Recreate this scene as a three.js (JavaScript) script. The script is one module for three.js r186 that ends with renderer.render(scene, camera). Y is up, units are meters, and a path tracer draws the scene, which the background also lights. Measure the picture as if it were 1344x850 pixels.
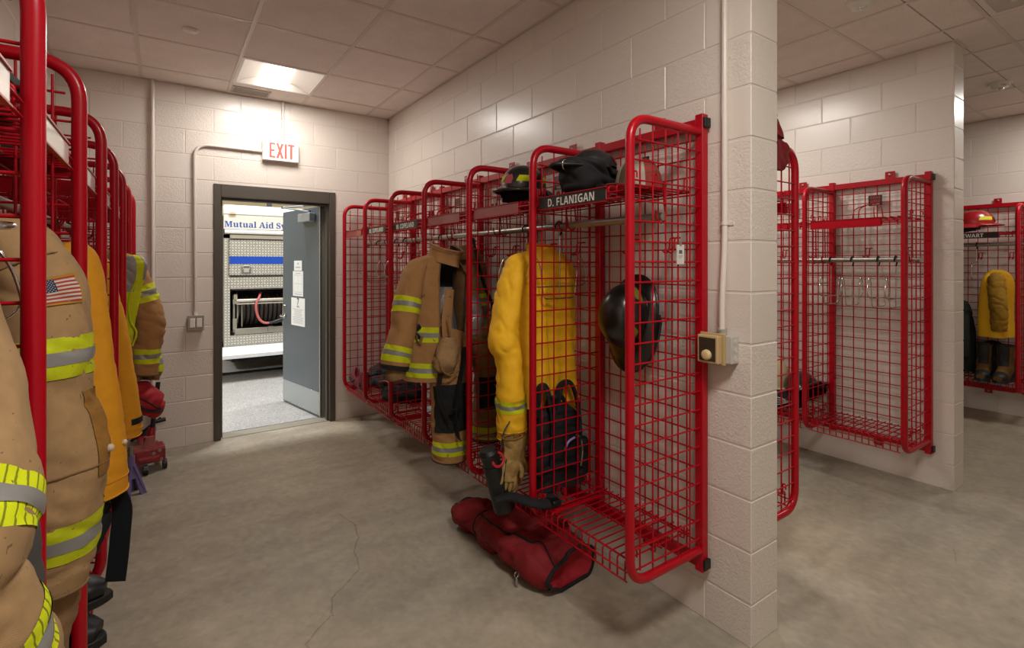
import * as THREE from 'three';
import { RectAreaLightUniformsLib } from 'three/addons/lights/RectAreaLightUniformsLib.js';
import { mergeGeometries, toCreasedNormals } from 'three/addons/utils/BufferGeometryUtils.js';
import { ImprovedNoise } from 'three/addons/math/ImprovedNoise.js';
import { RoundedBoxGeometry } from 'three/addons/geometries/RoundedBoxGeometry.js';
import { TextGeometry } from 'three/addons/geometries/TextGeometry.js';
import { FontLoader } from 'three/addons/loaders/FontLoader.js';

// ---------------------------------------------------------------- camera, light, exposure
RectAreaLightUniformsLib.init();
const scene = new THREE.Scene();
scene.background = new THREE.Color(0x20242a);
const renderer = new THREE.WebGLRenderer({ antialias: true });
renderer.toneMapping = THREE.LinearToneMapping;
renderer.toneMappingExposure = 1.13;
renderer.shadowMap.enabled = true;
renderer.shadowMap.type = THREE.PCFSoftShadowMap;

const YAW = 0.6025;
const camera = new THREE.PerspectiveCamera(65.16, 1344 / 850, 0.03, 60);
camera.position.set(-1.884, 1.498, 4.957);
camera.lookAt(-1.884 + Math.sin(YAW), 1.498, 4.957 - Math.cos(YAW));
camera.setViewOffset(1344, 850, 0, 79, 1344, 850);   // shift lens: horizon above the middle
camera.updateProjectionMatrix();

const CEIL = 2.963;                                   // ceiling height
// ceiling troffers: [x, z, intensity]; their RectAreaLights are made with the fixtures
const TROFFERS = [[-1.128, 0.615, 20], [-1.128, 4.85, 42], [1.263, 2.58, 23], [4.255, 4.38, 21]];
const LAMP_COLOR = new THREE.Color(1.0, 0.955, 0.895);
const BAY_LAMPS = [[-1.0, 4.6, -0.9, 130], [-4.0, 4.6, -2.0, 130], [2.5, 4.6, -1.6, 130]];
const BAY_COLOR = new THREE.Color(0.93, 0.97, 1.0);

// ---------------------------------------------------------------- helpers
function rng(seed) { let a = seed >>> 0; return () => { a = (a + 0x6D2B79F5) | 0; let t = Math.imul(a ^ (a >>> 15), 1 | a); t = (t + Math.imul(t ^ (t >>> 7), 61 | t)) ^ t; return ((t ^ (t >>> 14)) >>> 0) / 4294967296; }; }
const V = (x, y, z) => new THREE.Vector3(x, y, z);
const NOISE = new ImprovedNoise();
const noise = (x, y, z) => NOISE.noise(x + 31.7, y + 17.3, z + 5.1);
const lerp = (a, b, t) => a + (b - a) * t;
const clamp = (x, a, b) => Math.min(b, Math.max(a, x));
const smooth = (a, b, x) => { const t = clamp((x - a) / (b - a), 0, 1); return t * t * (3 - 2 * t); };

const taken = {};
function numbered(n) { const k = taken[n] = (taken[n] ?? -1) + 1; return k ? n + '_' + String(k).padStart(3, '0') : n; }
function mesh(name, geo, mat, parent) {
  if (Array.isArray(geo)) geo = merge(geo);
  const m = new THREE.Mesh(geo, mat); m.name = name; m.castShadow = true; m.receiveShadow = true;
  if (parent) parent.add(m);
  return m;
}
function thing(name, label, category, pos = [0, 0, 0], group) {
  const o = new THREE.Group(); o.name = numbered(name); o.position.set(...pos); o.userData = { label, category };
  if (group) o.userData.group = group;
  scene.add(o); return o;
}
function one(name, label, category, geo, mat, pos = [0, 0, 0], group) {
  const m = mesh(numbered(name), geo, mat, scene); m.position.set(...pos); m.userData = { label, category };
  if (group) m.userData.group = group;
  return m;
}
function struct(name, label, geo, mat) {
  const o = geo ? mesh(name, geo, mat, scene) : new THREE.Group();
  if (!geo) { o.name = name; scene.add(o); }
  o.userData = { kind: 'structure', label, category: label.split(' ').pop() };
  return o;
}
function prep(g) { g = g.index ? g.toNonIndexed() : g; for (const k of Object.keys(g.attributes)) if (!['position', 'normal', 'uv'].includes(k)) g.deleteAttribute(k);
  if (!g.attributes.uv) g.setAttribute('uv', new THREE.BufferAttribute(new Float32Array(g.attributes.position.count * 2), 2)); return g; }
function merge(list) { return list.length === 1 ? prep(list[0]) : mergeGeometries(list.map(prep), false); }
function uvBox(g, s = 1, ou = 0, ov = 0) {
  g = g.index ? g.toNonIndexed() : g; const p = g.attributes.position, n = p.count, uv = new Float32Array(n * 2);
  const a = V(), b = V(), c = V();
  for (let i = 0; i < n; i += 3) {
    a.fromBufferAttribute(p, i); b.fromBufferAttribute(p, i + 1); c.fromBufferAttribute(p, i + 2);
    const N = b.clone().sub(a).cross(c.clone().sub(a)); const X = Math.abs(N.x), Y = Math.abs(N.y), Z = Math.abs(N.z);
    [a, b, c].forEach((q, k) => { const [u, v] = Y >= X && Y >= Z ? [q.x, q.z] : X >= Z ? [q.z, q.y] : [q.x, q.y]; uv[(i + k) * 2] = u / s + ou; uv[(i + k) * 2 + 1] = v / s + ov; });
  }
  g.setAttribute('uv', new THREE.BufferAttribute(uv, 2)); return g;
}
function box(w, h, d, x = 0, y = 0, z = 0) { const g = new THREE.BoxGeometry(w, h, d); g.translate(x, y, z); return uvBox(g); }
function span(x0, x1, y0, y1, z0, z1) { return box(Math.abs(x1 - x0), Math.abs(y1 - y0), Math.abs(z1 - z0), (x0 + x1) / 2, (y0 + y1) / 2, (z0 + z1) / 2); }
function rbox(w, h, d, r, x = 0, y = 0, z = 0, seg = 2) { const g = new RoundedBoxGeometry(w, h, d, seg, r); g.translate(x, y, z); return uvBox(g); }
// box with chamfered edges (44 triangles)
function chamfer(w, h, d, c, x = 0, y = 0, z = 0, ou = 0, ov = 0) {
  const hw = w / 2, hh = h / 2, hd = d / 2, pos = [];
  const quad = (a, b, e, f) => pos.push(...a, ...b, ...e, ...a, ...e, ...f);
  const P = (i, sx, sy, sz) => i === 0 ? [sx * hw, sy * (hh - c), sz * (hd - c)] : i === 1 ? [sx * (hw - c), sy * hh, sz * (hd - c)] : [sx * (hw - c), sy * (hh - c), sz * hd];
  for (const s of [-1, 1]) {
    const f = (i, m) => { const L = m.map(q => P(i, ...q)); (s > 0) ? quad(...L) : quad(...L.reverse()); };
    f(0, [[s, -1, 1], [s, -1, -1], [s, 1, -1], [s, 1, 1]]);
    f(1, [[-1, s, 1], [1, s, 1], [1, s, -1], [-1, s, -1]]);
    f(2, [[-1, -1, s], [1, -1, s], [1, 1, s], [-1, 1, s]]);
  }
  for (const a of [-1, 1]) for (const b of [-1, 1]) {
    let q = [P(0, a, b, -1), P(0, a, b, 1), P(1, a, b, 1), P(1, a, b, -1)]; if (a * b < 0) q.reverse(); q.reverse(); quad(...q);
    q = [P(0, a, -1, b), P(0, a, 1, b), P(2, a, 1, b), P(2, a, -1, b)]; if (a * b > 0) q.reverse(); q.reverse(); quad(...q);
    q = [P(1, -1, a, b), P(1, 1, a, b), P(2, 1, a, b), P(2, -1, a, b)]; if (a * b < 0) q.reverse(); q.reverse(); quad(...q);
  }
  for (const a of [-1, 1]) for (const b of [-1, 1]) for (const e of [-1, 1]) {
    const q = [P(0, a, b, e), P(1, a, b, e), P(2, a, b, e)]; if (a * b * e < 0) q.reverse(); pos.push(...q[0], ...q[1], ...q[2]);
  }
  const g = new THREE.BufferGeometry(); g.setAttribute('position', new THREE.Float32BufferAttribute(pos, 3)); g.computeVertexNormals(); uvBox(g, 1, ou, ov); g.translate(x, y, z); return g;
}
function rod(a, b, r, seg = 6, r2 = r, caps = false) {
  const A = V(...a), B = V(...b), L = A.distanceTo(B);
  const g = new THREE.CylinderGeometry(r2, r, L, seg, 1, !caps); g.translate(0, L / 2, 0);
  g.applyQuaternion(new THREE.Quaternion().setFromUnitVectors(V(0, 1, 0), B.sub(A).normalize())); g.translate(...a); return g;
}
// swept tube through points with rounded corners of radius `bend`
function pipe(pts, r, bend = 0.03, seg = 8, arc = 6, closed = false) {
  const P = pts.map(p => V(...p)), out = [], n = P.length;
  for (let i = 0; i < n; i++) {
    if (!closed && (i === 0 || i === n - 1)) { out.push(P[i]); continue; }
    const a = P[(i + n - 1) % n], b = P[i], c = P[(i + 1) % n];
    const d1 = a.clone().sub(b), d2 = c.clone().sub(b), k = Math.min(bend, d1.length() * 0.49, d2.length() * 0.49);
    if (k < 1e-4) { out.push(b); continue; }
    const s = b.clone().addScaledVector(d1.normalize(), k), e = b.clone().addScaledVector(d2.normalize(), k);
    for (let j = 0; j <= arc; j++) { const t = j / arc; out.push(s.clone().multiplyScalar((1 - t) * (1 - t)).addScaledVector(b, 2 * t * (1 - t)).addScaledVector(e, t * t)); }
  }
  if (closed) out.push(out[0].clone());
  return sweep(out, r, seg);
}
function sweep(out, r, seg = 8, flat = null) {   // tube along a polyline; r number or function(t); flat = [a, b] scales of the section
  const n = out.length, pos = [], nor = [], uv = [], idx = [];
  let T = out[1].clone().sub(out[0]).normalize(), N = Math.abs(T.y) < 0.9 ? V(0, 1, 0) : V(1, 0, 0); N.sub(T.clone().multiplyScalar(N.dot(T))).normalize();
  let len = 0;
  for (let i = 0; i < n; i++) {
    const t2 = (i < n - 1 ? out[i + 1] : out[i]).clone().sub(i > 0 ? out[i - 1] : out[i]).normalize(); if (t2.lengthSq() > 0.5) T = t2;
    N.sub(T.clone().multiplyScalar(N.dot(T))).normalize(); const B = T.clone().cross(N);
    if (i) len += out[i].distanceTo(out[i - 1]);
    const rr = typeof r === 'function' ? r(i / (n - 1)) : r;
    for (let j = 0; j <= seg; j++) {
      const a = j / seg * Math.PI * 2, ca = Math.cos(a) * (flat ? flat[0] : 1), sa = Math.sin(a) * (flat ? flat[1] : 1);
      pos.push(out[i].x + rr * (N.x * ca + B.x * sa), out[i].y + rr * (N.y * ca + B.y * sa), out[i].z + rr * (N.z * ca + B.z * sa));
      const m = V().addScaledVector(N, Math.cos(a) / (flat ? flat[0] : 1)).addScaledVector(B, Math.sin(a) / (flat ? flat[1] : 1)).normalize(); nor.push(m.x, m.y, m.z); uv.push(j / seg * 6.28 * 0.05, len);
    }
  }
  const w = seg + 1;
  for (let i = 0; i < n - 1; i++) for (let j = 0; j < seg; j++) { const a = i * w + j, b = a + w; idx.push(a, a + 1, b, a + 1, b + 1, b); }
  for (const e of [0, n - 1]) { const c = pos.length / 3; pos.push(out[e].x, out[e].y, out[e].z); const d = out[e ? e - 1 : 1].clone().sub(out[e]).normalize().negate(); nor.push(d.x, d.y, d.z); uv.push(0, 0);
    for (let j = 0; j < seg; j++) { const a = e * w + j; e ? idx.push(c, a, a + 1) : idx.push(c, a + 1, a); } }
  const g = new THREE.BufferGeometry(); g.setAttribute('position', new THREE.Float32BufferAttribute(pos, 3)); g.setAttribute('normal', new THREE.Float32BufferAttribute(nor, 3)); g.setAttribute('uv', new THREE.Float32BufferAttribute(uv, 2)); g.setIndex(idx); return g;
}
function curve(pts, n = 40, closed = false, tension = 0.5) { return new THREE.CatmullRomCurve3(pts.map(p => V(...p)), closed, 'catmullrom', tension).getPoints(n); }
function lathe(profile, seg = 24) { return new THREE.LatheGeometry(profile.map(p => new THREE.Vector2(p[0], p[1])), seg); }
function extrude(pts, depth, bevel = 0, curveSeg = 6) {
  const s = new THREE.Shape(pts.map(p => new THREE.Vector2(p[0], p[1])));
  return new THREE.ExtrudeGeometry(s, { depth, bevelEnabled: bevel > 0, bevelSize: bevel, bevelThickness: bevel, bevelSegments: 2, curveSegments: curveSeg });
}
function xf(g, { r = [0, 0, 0], t = [0, 0, 0], s = [1, 1, 1] } = {}) { g.applyMatrix4(new THREE.Matrix4().compose(V(...t), new THREE.Quaternion().setFromEuler(new THREE.Euler(...r)), V(...s))); return g; }

// ---------------------------------------------------------------- textures
function tileNoise(N, per, seed) {          // tileable value noise, 0..1
  const R = rng(seed), L = new Float32Array(per * per); for (let i = 0; i < L.length; i++) L[i] = R();
  const o = new Float32Array(N * N);
  for (let y = 0; y < N; y++) { const fy = y / N * per, y0 = fy | 0, ty = fy - y0, sy = ty * ty * (3 - 2 * ty), y1 = (y0 + 1) % per;
    for (let x = 0; x < N; x++) { const fx = x / N * per, x0 = fx | 0, tx = fx - x0, sx = tx * tx * (3 - 2 * tx), x1 = (x0 + 1) % per;
      const a = L[y0 * per + x0], b = L[y0 * per + x1], c = L[y1 * per + x0], d = L[y1 * per + x1];
      o[y * N + x] = (a + (b - a) * sx) + ((c + (d - c) * sx) - (a + (b - a) * sx)) * sy; } }
  return o;
}
function fbm(N, per, oct, seed, gain = 0.5) { const o = new Float32Array(N * N); let amp = 1, tot = 0; for (let k = 0; k < oct && per <= N; k++) { const t = tileNoise(N, per, seed + k * 7); for (let i = 0; i < o.length; i++) o[i] += t[i] * amp; tot += amp; amp *= gain; per *= 2; } for (let i = 0; i < o.length; i++) o[i] /= tot; return o; }
function texture(N, fn, color = true, repeat = 1, M = N) {
  const d = new Uint8Array(N * M * 4);
  for (let y = 0; y < M; y++) for (let x = 0; x < N; x++) { const c = fn(x, y, y * N + x); const i = (y * N + x) * 4; if (typeof c === 'number') d[i] = d[i + 1] = d[i + 2] = clamp(c, 0, 1) * 255; else { d[i] = clamp(c[0], 0, 255); d[i + 1] = clamp(c[1], 0, 255); d[i + 2] = clamp(c[2], 0, 255); } d[i + 3] = 255; }
  const t = new THREE.DataTexture(d, N, M); t.wrapS = t.wrapT = THREE.RepeatWrapping; t.magFilter = THREE.LinearFilter; t.minFilter = THREE.LinearMipmapLinearFilter; t.generateMipmaps = true; t.repeat.set(repeat, repeat);
  if (color) t.colorSpace = THREE.SRGBColorSpace; t.needsUpdate = true; return t;
}
function canvasTex(w, h, draw) { const c = document.createElement('canvas'); c.width = w; c.height = h; const x = c.getContext('2d'); draw(x, w, h); const t = new THREE.CanvasTexture(c); t.colorSpace = THREE.SRGBColorSpace; t.anisotropy = 8; return t; }

const hex = s => { const c = parseInt(s.slice(1), 16); return [c >> 16, (c >> 8) & 255, c & 255]; };
// painted block: orange-peel paint over open concrete grain (metres / 0.5)
const nb1 = fbm(512, 64, 3, 11), nb2 = tileNoise(512, 128, 5), nb3 = fbm(512, 8, 3, 77);
const blockBumpRough = texture(512, (x, y, i) => 0.62 * nb1[i] + 0.3 * nb2[i] - (nb2[i] > 0.82 && nb1[i] < 0.5 ? 0.35 : 0) + 0.1 * nb3[i], false, 2);
const blockBumpSmooth = texture(512, (x, y, i) => 0.5 + 0.35 * (nb1[i] - 0.5) + 0.5 * (nb3[i] - 0.5) - (nb2[i] > 0.93 ? 0.3 : 0), false, 2);
const tileN = fbm(512, 128, 2, 31), tileB = tileNoise(512, 256, 33), tileC = fbm(512, 6, 3, 35);
const tileColor = texture(512, (x, y, i) => { const s = (tileN[i] > 0.66 && tileB[i] > 0.5 ? -14 : 0) + (tileC[i] - 0.5) * 10 + (tileB[i] - 0.5) * 8; return [234 + s, 225 + s, 217 + s]; }, true, 1.6);
const tileBump = texture(512, (x, y, i) => 0.7 + 0.3 * (tileB[i] - 0.5) - (tileN[i] > 0.66 ? 0.5 : 0), false, 1.6);

// ---------------------------------------------------------------- materials
const S = (color, roughness = 0.6, extra = {}) => new THREE.MeshStandardMaterial({ color, roughness, ...extra });
const P = (color, roughness = 0.5, extra = {}) => new THREE.MeshPhysicalMaterial({ color, roughness, ...extra });
const wallMats = [
  P(0xdad0c6, 0.42, { bumpMap: blockBumpRough, bumpScale: 0.0025, clearcoat: 0.55, clearcoatRoughness: 0.24 }),
  P(0xdcd2c8, 0.42, { bumpMap: blockBumpSmooth, bumpScale: 0.0009, clearcoat: 0.55, clearcoatRoughness: 0.24 }),
  P(0xd8cec4, 0.42, { bumpMap: blockBumpRough, bumpScale: 0.0013, clearcoat: 0.55, clearcoatRoughness: 0.24 })];
const mortarMat = P(0xd6ccc2, 0.5, { bumpMap: blockBumpSmooth, bumpScale: 0.0008 });
const redMat = P(0xa80017, 0.34, { specularIntensity: 0.55, clearcoat: 0.15, clearcoatRoughness: 0.12 });
const redWire = P(0xa80017, 0.4, { specularIntensity: 0.5 });
const steel = S(0xa9a59d, 0.36, { metalness: 0.9 });
const chrome = S(0xc9c8c4, 0.2, { metalness: 1 });
const bolt = S(0x9a968c, 0.35, { metalness: 0.9 });
const whitePaint = P(0xe4dfd6, 0.4);
const blackPlastic = P(0x0c0c0d, 0.42);
const conduitMat = P(0xd8cec4, 0.38, { clearcoat: 0.3, clearcoatRoughness: 0.25 });
const tileMat = S(0xffffff, 0.95, { map: tileColor, bumpMap: tileBump, bumpScale: 0.0012 });
const gridMat = P(0xd6ccc2, 0.45);
const frameMat = P(0x4d463d, 0.45);
const doorMat = P(0x53606b, 0.36, { clearcoat: 0.2, clearcoatRoughness: 0.3 });

// ---------------------------------------------------------------- floor
const fx0 = -2.8, fz0 = -0.3, FS = 8.4;
const floorTex = (() => {
  const N = 2048, a = fbm(N, 5, 5, 201), b = fbm(N, 24, 5, 207), c = fbm(N, 256, 3, 213), d = fbm(N, 9, 4, 219), e = tileNoise(N, 512, 223);
  const px = new Uint8Array(N * N);                       // hairline crack
  const path = [[-1.02, 1.86], [-0.98, 2.05], [-1.0, 2.18], [-1.07, 2.34], [-1.09, 2.48], [-1.26, 2.62], [-1.3, 2.74], [-1.42, 2.86], [-1.42, 2.98], [-1.5, 3.1], [-1.545, 3.17], [-1.56, 3.27], [-1.5, 3.37], [-1.33, 3.52], [-1.29, 3.6], [-1.2, 3.75], [-1.1, 3.8], [-0.98, 3.95]];
  const R = rng(5);
  const seg = (p, q, k) => { const L = Math.hypot(q[0] - p[0], q[1] - p[1]), n = Math.ceil(L / 0.002); let o = 0;
    for (let i = 0; i <= n; i++) { const t = i / n; o = clamp(o + (R() - 0.5) * 0.9, -3, 3); const X = Math.round((lerp(p[0], q[0], t) - fx0) / FS * N + o * 0.7), Y = Math.round((lerp(p[1], q[1], t) - fz0) / FS * N + o * 0.5); if (X > 0 && Y > 0 && X < N && Y < N) px[Y * N + X] = Math.max(px[Y * N + X], k); } };
  for (let i = 0; i < path.length - 1; i++) seg(path[i], path[i + 1], 34);
  for (let i = 0; i < 46; i++) { const x = fx0 + R() * FS, z = fz0 + R() * FS, an = R() * 6.3, l = 0.04 + R() * 0.25; seg([x, z], [x + Math.cos(an) * l, z + Math.sin(an) * l], 10 + R() * 14); }
  return texture(N, (x, y, i) => {
    const sw = fSwirl(x, y, N);
    let v = 0.5 + 0.6 * (a[i] - 0.5) + 0.42 * (b[i] - 0.5) + 0.34 * (c[i] - 0.5) + 0.34 * (sw - 0.5) + 0.12 * (e[i] - 0.5);
    const warm = (d[i] - 0.5) * 22;
    const light = smooth(0.62, 0.75, b[i]) * smooth(0.45, 0.6, a[i]) * 10;
    let r = 160 + (v - 0.5) * 62 + warm * 0.5 + light, g = 150 + (v - 0.5) * 58 + light, bl = 132 + (v - 0.5) * 50 - warm * 0.45 + light;
    const k = px[i]; if (k) { r -= k; g -= k; bl -= k; }
    return [r, g, bl];
  }, true, 1);
})();
function fSwirl(x, y, N) { const u = x / N * 26, v = y / N * 26; return 0.5 + 0.5 * noise(u * 0.9 + 2.2 * noise(u * 0.2, v * 0.2, 3), v * 3.1 + 1.6 * noise(u * 0.3, v * 0.3, 9), 1.5); }
const floorBumpN = fbm(1024, 40, 5, 231);
const floorBump = texture(1024, (x, y, i) => floorBumpN[i], false, 4);
{
  const g = span(-2.75, 5.25, -0.12, 0, -0.17, 6.45); const p = g.attributes.position, uv = g.attributes.uv;
  for (let i = 0; i < p.count; i++) uv.setXY(i, (p.getX(i) - fx0) / FS, (p.getZ(i) - fz0) / FS);
  const f = struct('floor', 'grey brown sealed concrete floor with a hairline crack', g, P(0xffffff, 0.56, { map: floorTex, bumpMap: floorBump, bumpScale: 0.0015, roughnessMap: null }));
  f.userData.category = 'floor';
}

// ---------------------------------------------------------------- block walls
const BL = 0.4064, BH = 0.2032, J = 0.0065, Y0 = -0.038;
const blockCache = {};
function blockGeo(len, h, d, along, v) {
  const k = [len.toFixed(3), h.toFixed(3), d.toFixed(3), along, v].join();
  return blockCache[k] ??= along === 'z' ? chamfer(d, h, len, 0.0028, 0, 0, 0, v * 0.37, v * 0.61) : chamfer(len, h, d, 0.0028, 0, 0, 0, v * 0.43, v * 0.29);
}
// wall along x or z; c0..c1 the faces across its thickness; blocks between s0 and s1 (phase = a joint in even courses)
function blockWall(name, label, along, s0, s1, c0, c1, phase, { skip = null, from = s0, to = s1, seed = 1 } = {}) {
  const w = struct(name, label); w.userData.category = 'wall'; const R = rng(seed);
  const core = [];
  const rec = 0.0022;
  const addCore = (a, b, y0, y1) => core.push(along === 'z' ? span(c0 + rec, c1 - rec, y0, y1, a, b) : span(a, b, y0, y1, c0 + rec, c1 - rec));
  const e0 = s0 + rec, e1 = s1 - rec;
  if (skip) { addCore(e0, skip[0], 0, CEIL); addCore(skip[1], e1, 0, CEIL); addCore(skip[0], skip[1], skip[2], CEIL); } else addCore(e0, e1, 0, CEIL);
  mesh('mortar', core, mortarMat, w);
  for (let r = 0; r < 15; r++) {
    const y0 = Math.max(r * BH + Y0, 0), y1 = Math.min((r + 1) * BH + Y0, CEIL);
    const ph = phase + (r % 2 ? BL / 2 : 0); const cuts = [s0];
    for (let s = ph - Math.ceil((ph - s0) / BL) * BL; s < s1 - 0.03; s += BL) if (s > s0 + 0.03) cuts.push(s);
    cuts.push(s1);
    for (let i = 0; i < cuts.length - 1; i++) {
      const runs = []; const a = cuts[i], b = cuts[i + 1];
      if (skip && y0 < skip[2] - 0.05) { if (a < skip[0]) runs.push([a, Math.min(b, skip[0])]); if (b > skip[1]) runs.push([Math.max(a, skip[1]), b]); } else runs.push([a, b]);
      for (const [p, q] of runs) {
        if (q - p < 0.03 || q < from || p > to) continue;
        const ja = p === s0 ? 0 : J / 2, jb = q === s1 ? 0 : J / 2;
        const len = q - p - ja - jb, h = y1 - y0 - (r === 0 ? J / 2 : r === 14 ? J / 2 : J), v = Math.floor(R() * 4);
        const proud = 0; const d = c1 - c0 - R() * 0.0008;
        const m = mesh('block', blockGeo(len, h, +(d.toFixed(4)), along, v), wallMats[R() < 0.42 ? 0 : R() < 0.55 ? 1 : 2], w);
        const sc = (p + ja + q - jb) / 2, yc = (r === 0 ? 0 : y0 + J / 2) + h / 2, cc = (c0 + c1) / 2 + proud;
        along === 'z' ? m.position.set(cc, yc, sc) : m.position.set(sc, yc, cc);
      }
    }
  }
  return w;
}
const AT = 0.194, ZE = 3.86, BX = 2.40, CX = 5.045, LX = -2.54, DX0 = -1.482, DX1 = -0.583, DH = 2.066, FZ = 6.3;
blockWall('wall_back', 'cream painted block wall pierced by the open doorway', 'x', LX, CX, -AT, 0, -1.739, { skip: [DX0 - 0.02, DX1 + 0.02, 2.15], seed: 3 });
blockWall('wall_center', 'cream painted block dividing wall with the thermostat at its end', 'z', 0.004, ZE, 0, AT, ZE - BL / 2, { seed: 5 });
blockWall('wall_center_right', 'cream painted block dividing wall behind the empty red locker', 'z', 0.004, ZE, BX, BX + AT, ZE - BL / 2, { seed: 7, from: 1.2 });
blockWall('wall_left', 'cream painted block wall behind the crowded red lockers', 'z', 0, 5.3, LX - AT, LX, 0.2, { seed: 9 });
blockWall('wall_right', 'cream painted block wall behind the locker with the red helmet', 'z', 1.6, 6.3, CX, CX + AT, 1.9, { seed: 11 });
{ const a = struct('wall_front', 'cream painted plain wall across the cross aisle', [span(LX - AT, CX + AT, 0, CEIL, FZ, FZ + 0.15), span(LX - AT, LX, 0, CEIL, 5.3, FZ), span(CX, CX + AT, 0, CEIL, -AT, 1.6)], mortarMat); a.userData.category = 'wall'; }

// ---------------------------------------------------------------- ceiling: lay-in tiles in a tee grid
{
  const c = struct('ceiling', 'suspended ceiling of speckled lay-in tiles in a tee grid'); c.userData.category = 'ceiling';
  mesh('deck', span(LX - AT, CX + AT, CEIL + 0.22, CEIL + 0.3, -AT, FZ + 0.15), S(0x777777, 0.9), c);
  const GX = 0.5985, GZ = 0.605, xs = [], R = rng(8);
  for (let k = -3; k <= 12; k++) xs.push(-1.43 + GX * k);
  const cutsIn = (a, b, first, step) => { const o = [a]; for (let s = first - Math.ceil((first - a) / step) * step; s < b - 0.03; s += step) if (s > a + 0.03) o.push(s); o.push(b); return o; };
  const bars = [], cross = [];
  const tile = (x0, x1, z0, z1) => {
    if (TROFFERS.some(t => Math.abs((x0 + x1) / 2 - t[0]) < 0.1 && Math.abs((z0 + z1) / 2 - t[1]) < 0.1)) return;
    if (Math.abs((x0 + x1) / 2 - 1.862) < 0.1 && Math.abs((z0 + z1) / 2 - 4.39) < 0.1) return;
    const g = chamfer(x1 - x0 - 0.006, 0.016, z1 - z0 - 0.006, 0.0025, 0, 0, 0, R() * 3, R() * 3);
    mesh('ceiling_tile', g, tileMat, c).position.set((x0 + x1) / 2, CEIL + 0.0095 + R() * 0.0012, (z0 + z1) / 2);
  };
  const area = (xa, xb, za, zb, zfirst) => {
    const X = cutsIn(xa, xb, -1.43, GX), Z = cutsIn(za, zb, zfirst, GZ);
    for (let i = 0; i < X.length - 1; i++) for (let j = 0; j < Z.length - 1; j++) tile(X[i], X[i + 1], Z[j], Z[j + 1]);
    for (const x of X.slice(1, -1)) mesh('grid_runner', span(x - 0.012, x + 0.012, CEIL - 0.0015, CEIL + 0.001, za, zb), gridMat, c);
    for (const z of Z.slice(1, -1)) for (let i = 0; i < X.length - 1; i++) cross.push(span(X[i] + 0.012, X[i + 1] - 0.012, CEIL - 0.0008, CEIL + 0.001, z - 0.012, z + 0.012));
  };
  area(LX, 0, 0, ZE, 0.3125); area(AT, BX, 0, ZE, 3.4725); area(BX + AT, CX, 0, ZE, 3.4725);
  area(LX, 0, ZE, FZ, 0.3125); area(0, CX, ZE, FZ, 3.4725);
  mesh('grid_cross_tees', cross, gridMat, c);
  // wall angle trim
  const L = [[LX, 0, 0, 'x'], [LX, ZE, LX, 'z']];
  const tr = [span(LX, 0, CEIL - 0.001, CEIL + 0.001, 0, 0.02), span(LX, LX + 0.02, CEIL - 0.001, CEIL + 0.001, 0, FZ), span(-0.02, 0, CEIL - 0.001, CEIL + 0.001, 0, ZE + 0.02), span(AT, AT + 0.02, CEIL - 0.001, CEIL + 0.001, 0, ZE + 0.02), span(BX - 0.02, BX, CEIL - 0.001, CEIL + 0.001, 0, ZE + 0.02), span(BX + AT, BX + AT + 0.02, CEIL - 0.001, CEIL + 0.001, 0, ZE + 0.02), span(CX - 0.02, CX, CEIL - 0.001, CEIL + 0.001, 0, FZ), span(BX, BX + AT, CEIL - 0.001, CEIL + 0.001, ZE, ZE + 0.02), span(0, AT, CEIL - 0.001, CEIL + 0.001, ZE, ZE + 0.02)];
  mesh('wall_angle', tr, gridMat, c);
}

// ---------------------------------------------------------------- troffer lights
const reflMat = S(0xf4efe8, 0.5), glow = new THREE.MeshStandardMaterial({ color: 0xffffff, emissive: new THREE.Color(1, 0.95, 0.88), emissiveIntensity: 5, roughness: 0.6 });
TROFFERS.forEach(([x, z, I], i) => {
  const t = thing('ceiling_light', ['square recessed ceiling light above the doorway with the exit sign', 'square recessed ceiling light over the cross aisle by the coats', 'square recessed ceiling light between the two dividing walls', 'square recessed ceiling light over the far end of the cross aisle'][i], 'ceiling light', [x, CEIL, z], 'recessed square ceiling lights');
  const h = 0.298, fr = [span(-h, h, -0.003, 0.004, -h, -h + 0.022), span(-h, h, -0.003, 0.004, h - 0.022, h), span(-h, -h + 0.022, -0.003, 0.004, -h + 0.022, h - 0.022), span(h - 0.022, h, -0.003, 0.004, -h + 0.022, h - 0.022)];
  mesh('frame', fr, whitePaint, t);
  const prof = []; for (let k = 0; k <= 10; k++) { const a = k / 10; prof.push([-0.276 + 0.19 * a, 0.002 + 0.07 * Math.sin(a * Math.PI / 2)]); }
  const wing = (s) => { const pos = [], idx = []; prof.forEach(([px, py]) => { pos.push(s * px, py, -0.276, s * px, py, 0.276); }); for (let k = 0; k < prof.length - 1; k++) { const a = 2 * k; idx.push(a, a + 1, a + 2, a + 1, a + 3, a + 2); } const g = new THREE.BufferGeometry(); g.setAttribute('position', new THREE.Float32BufferAttribute(pos, 3)); g.setIndex(idx); g.computeVertexNormals(); return g; };
  mesh('reflector', [wing(1), wing(-1), span(-0.28, 0.28, 0.073, 0.078, -0.28, 0.28), span(-0.28, 0.28, 0, 0.078, -0.282, -0.277), span(-0.28, 0.28, 0, 0.078, 0.277, 0.282)], reflMat, t);
  const lens = new THREE.CylinderGeometry(0.1, 0.1, 0.54, 20, 1, false, -Math.PI / 2, Math.PI); lens.rotateX(-Math.PI / 2); lens.scale(1, 0.45, 1); lens.rotateZ(Math.PI); lens.translate(0, 0.068, 0);
  mesh('diffuser', lens, glow, t);
  const l = new THREE.RectAreaLight(LAMP_COLOR, I, 0.55, 0.55); l.position.set(x, CEIL - 0.006, z); l.lookAt(x, 0, z); l.castShadow = true; scene.add(l);
});

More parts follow.
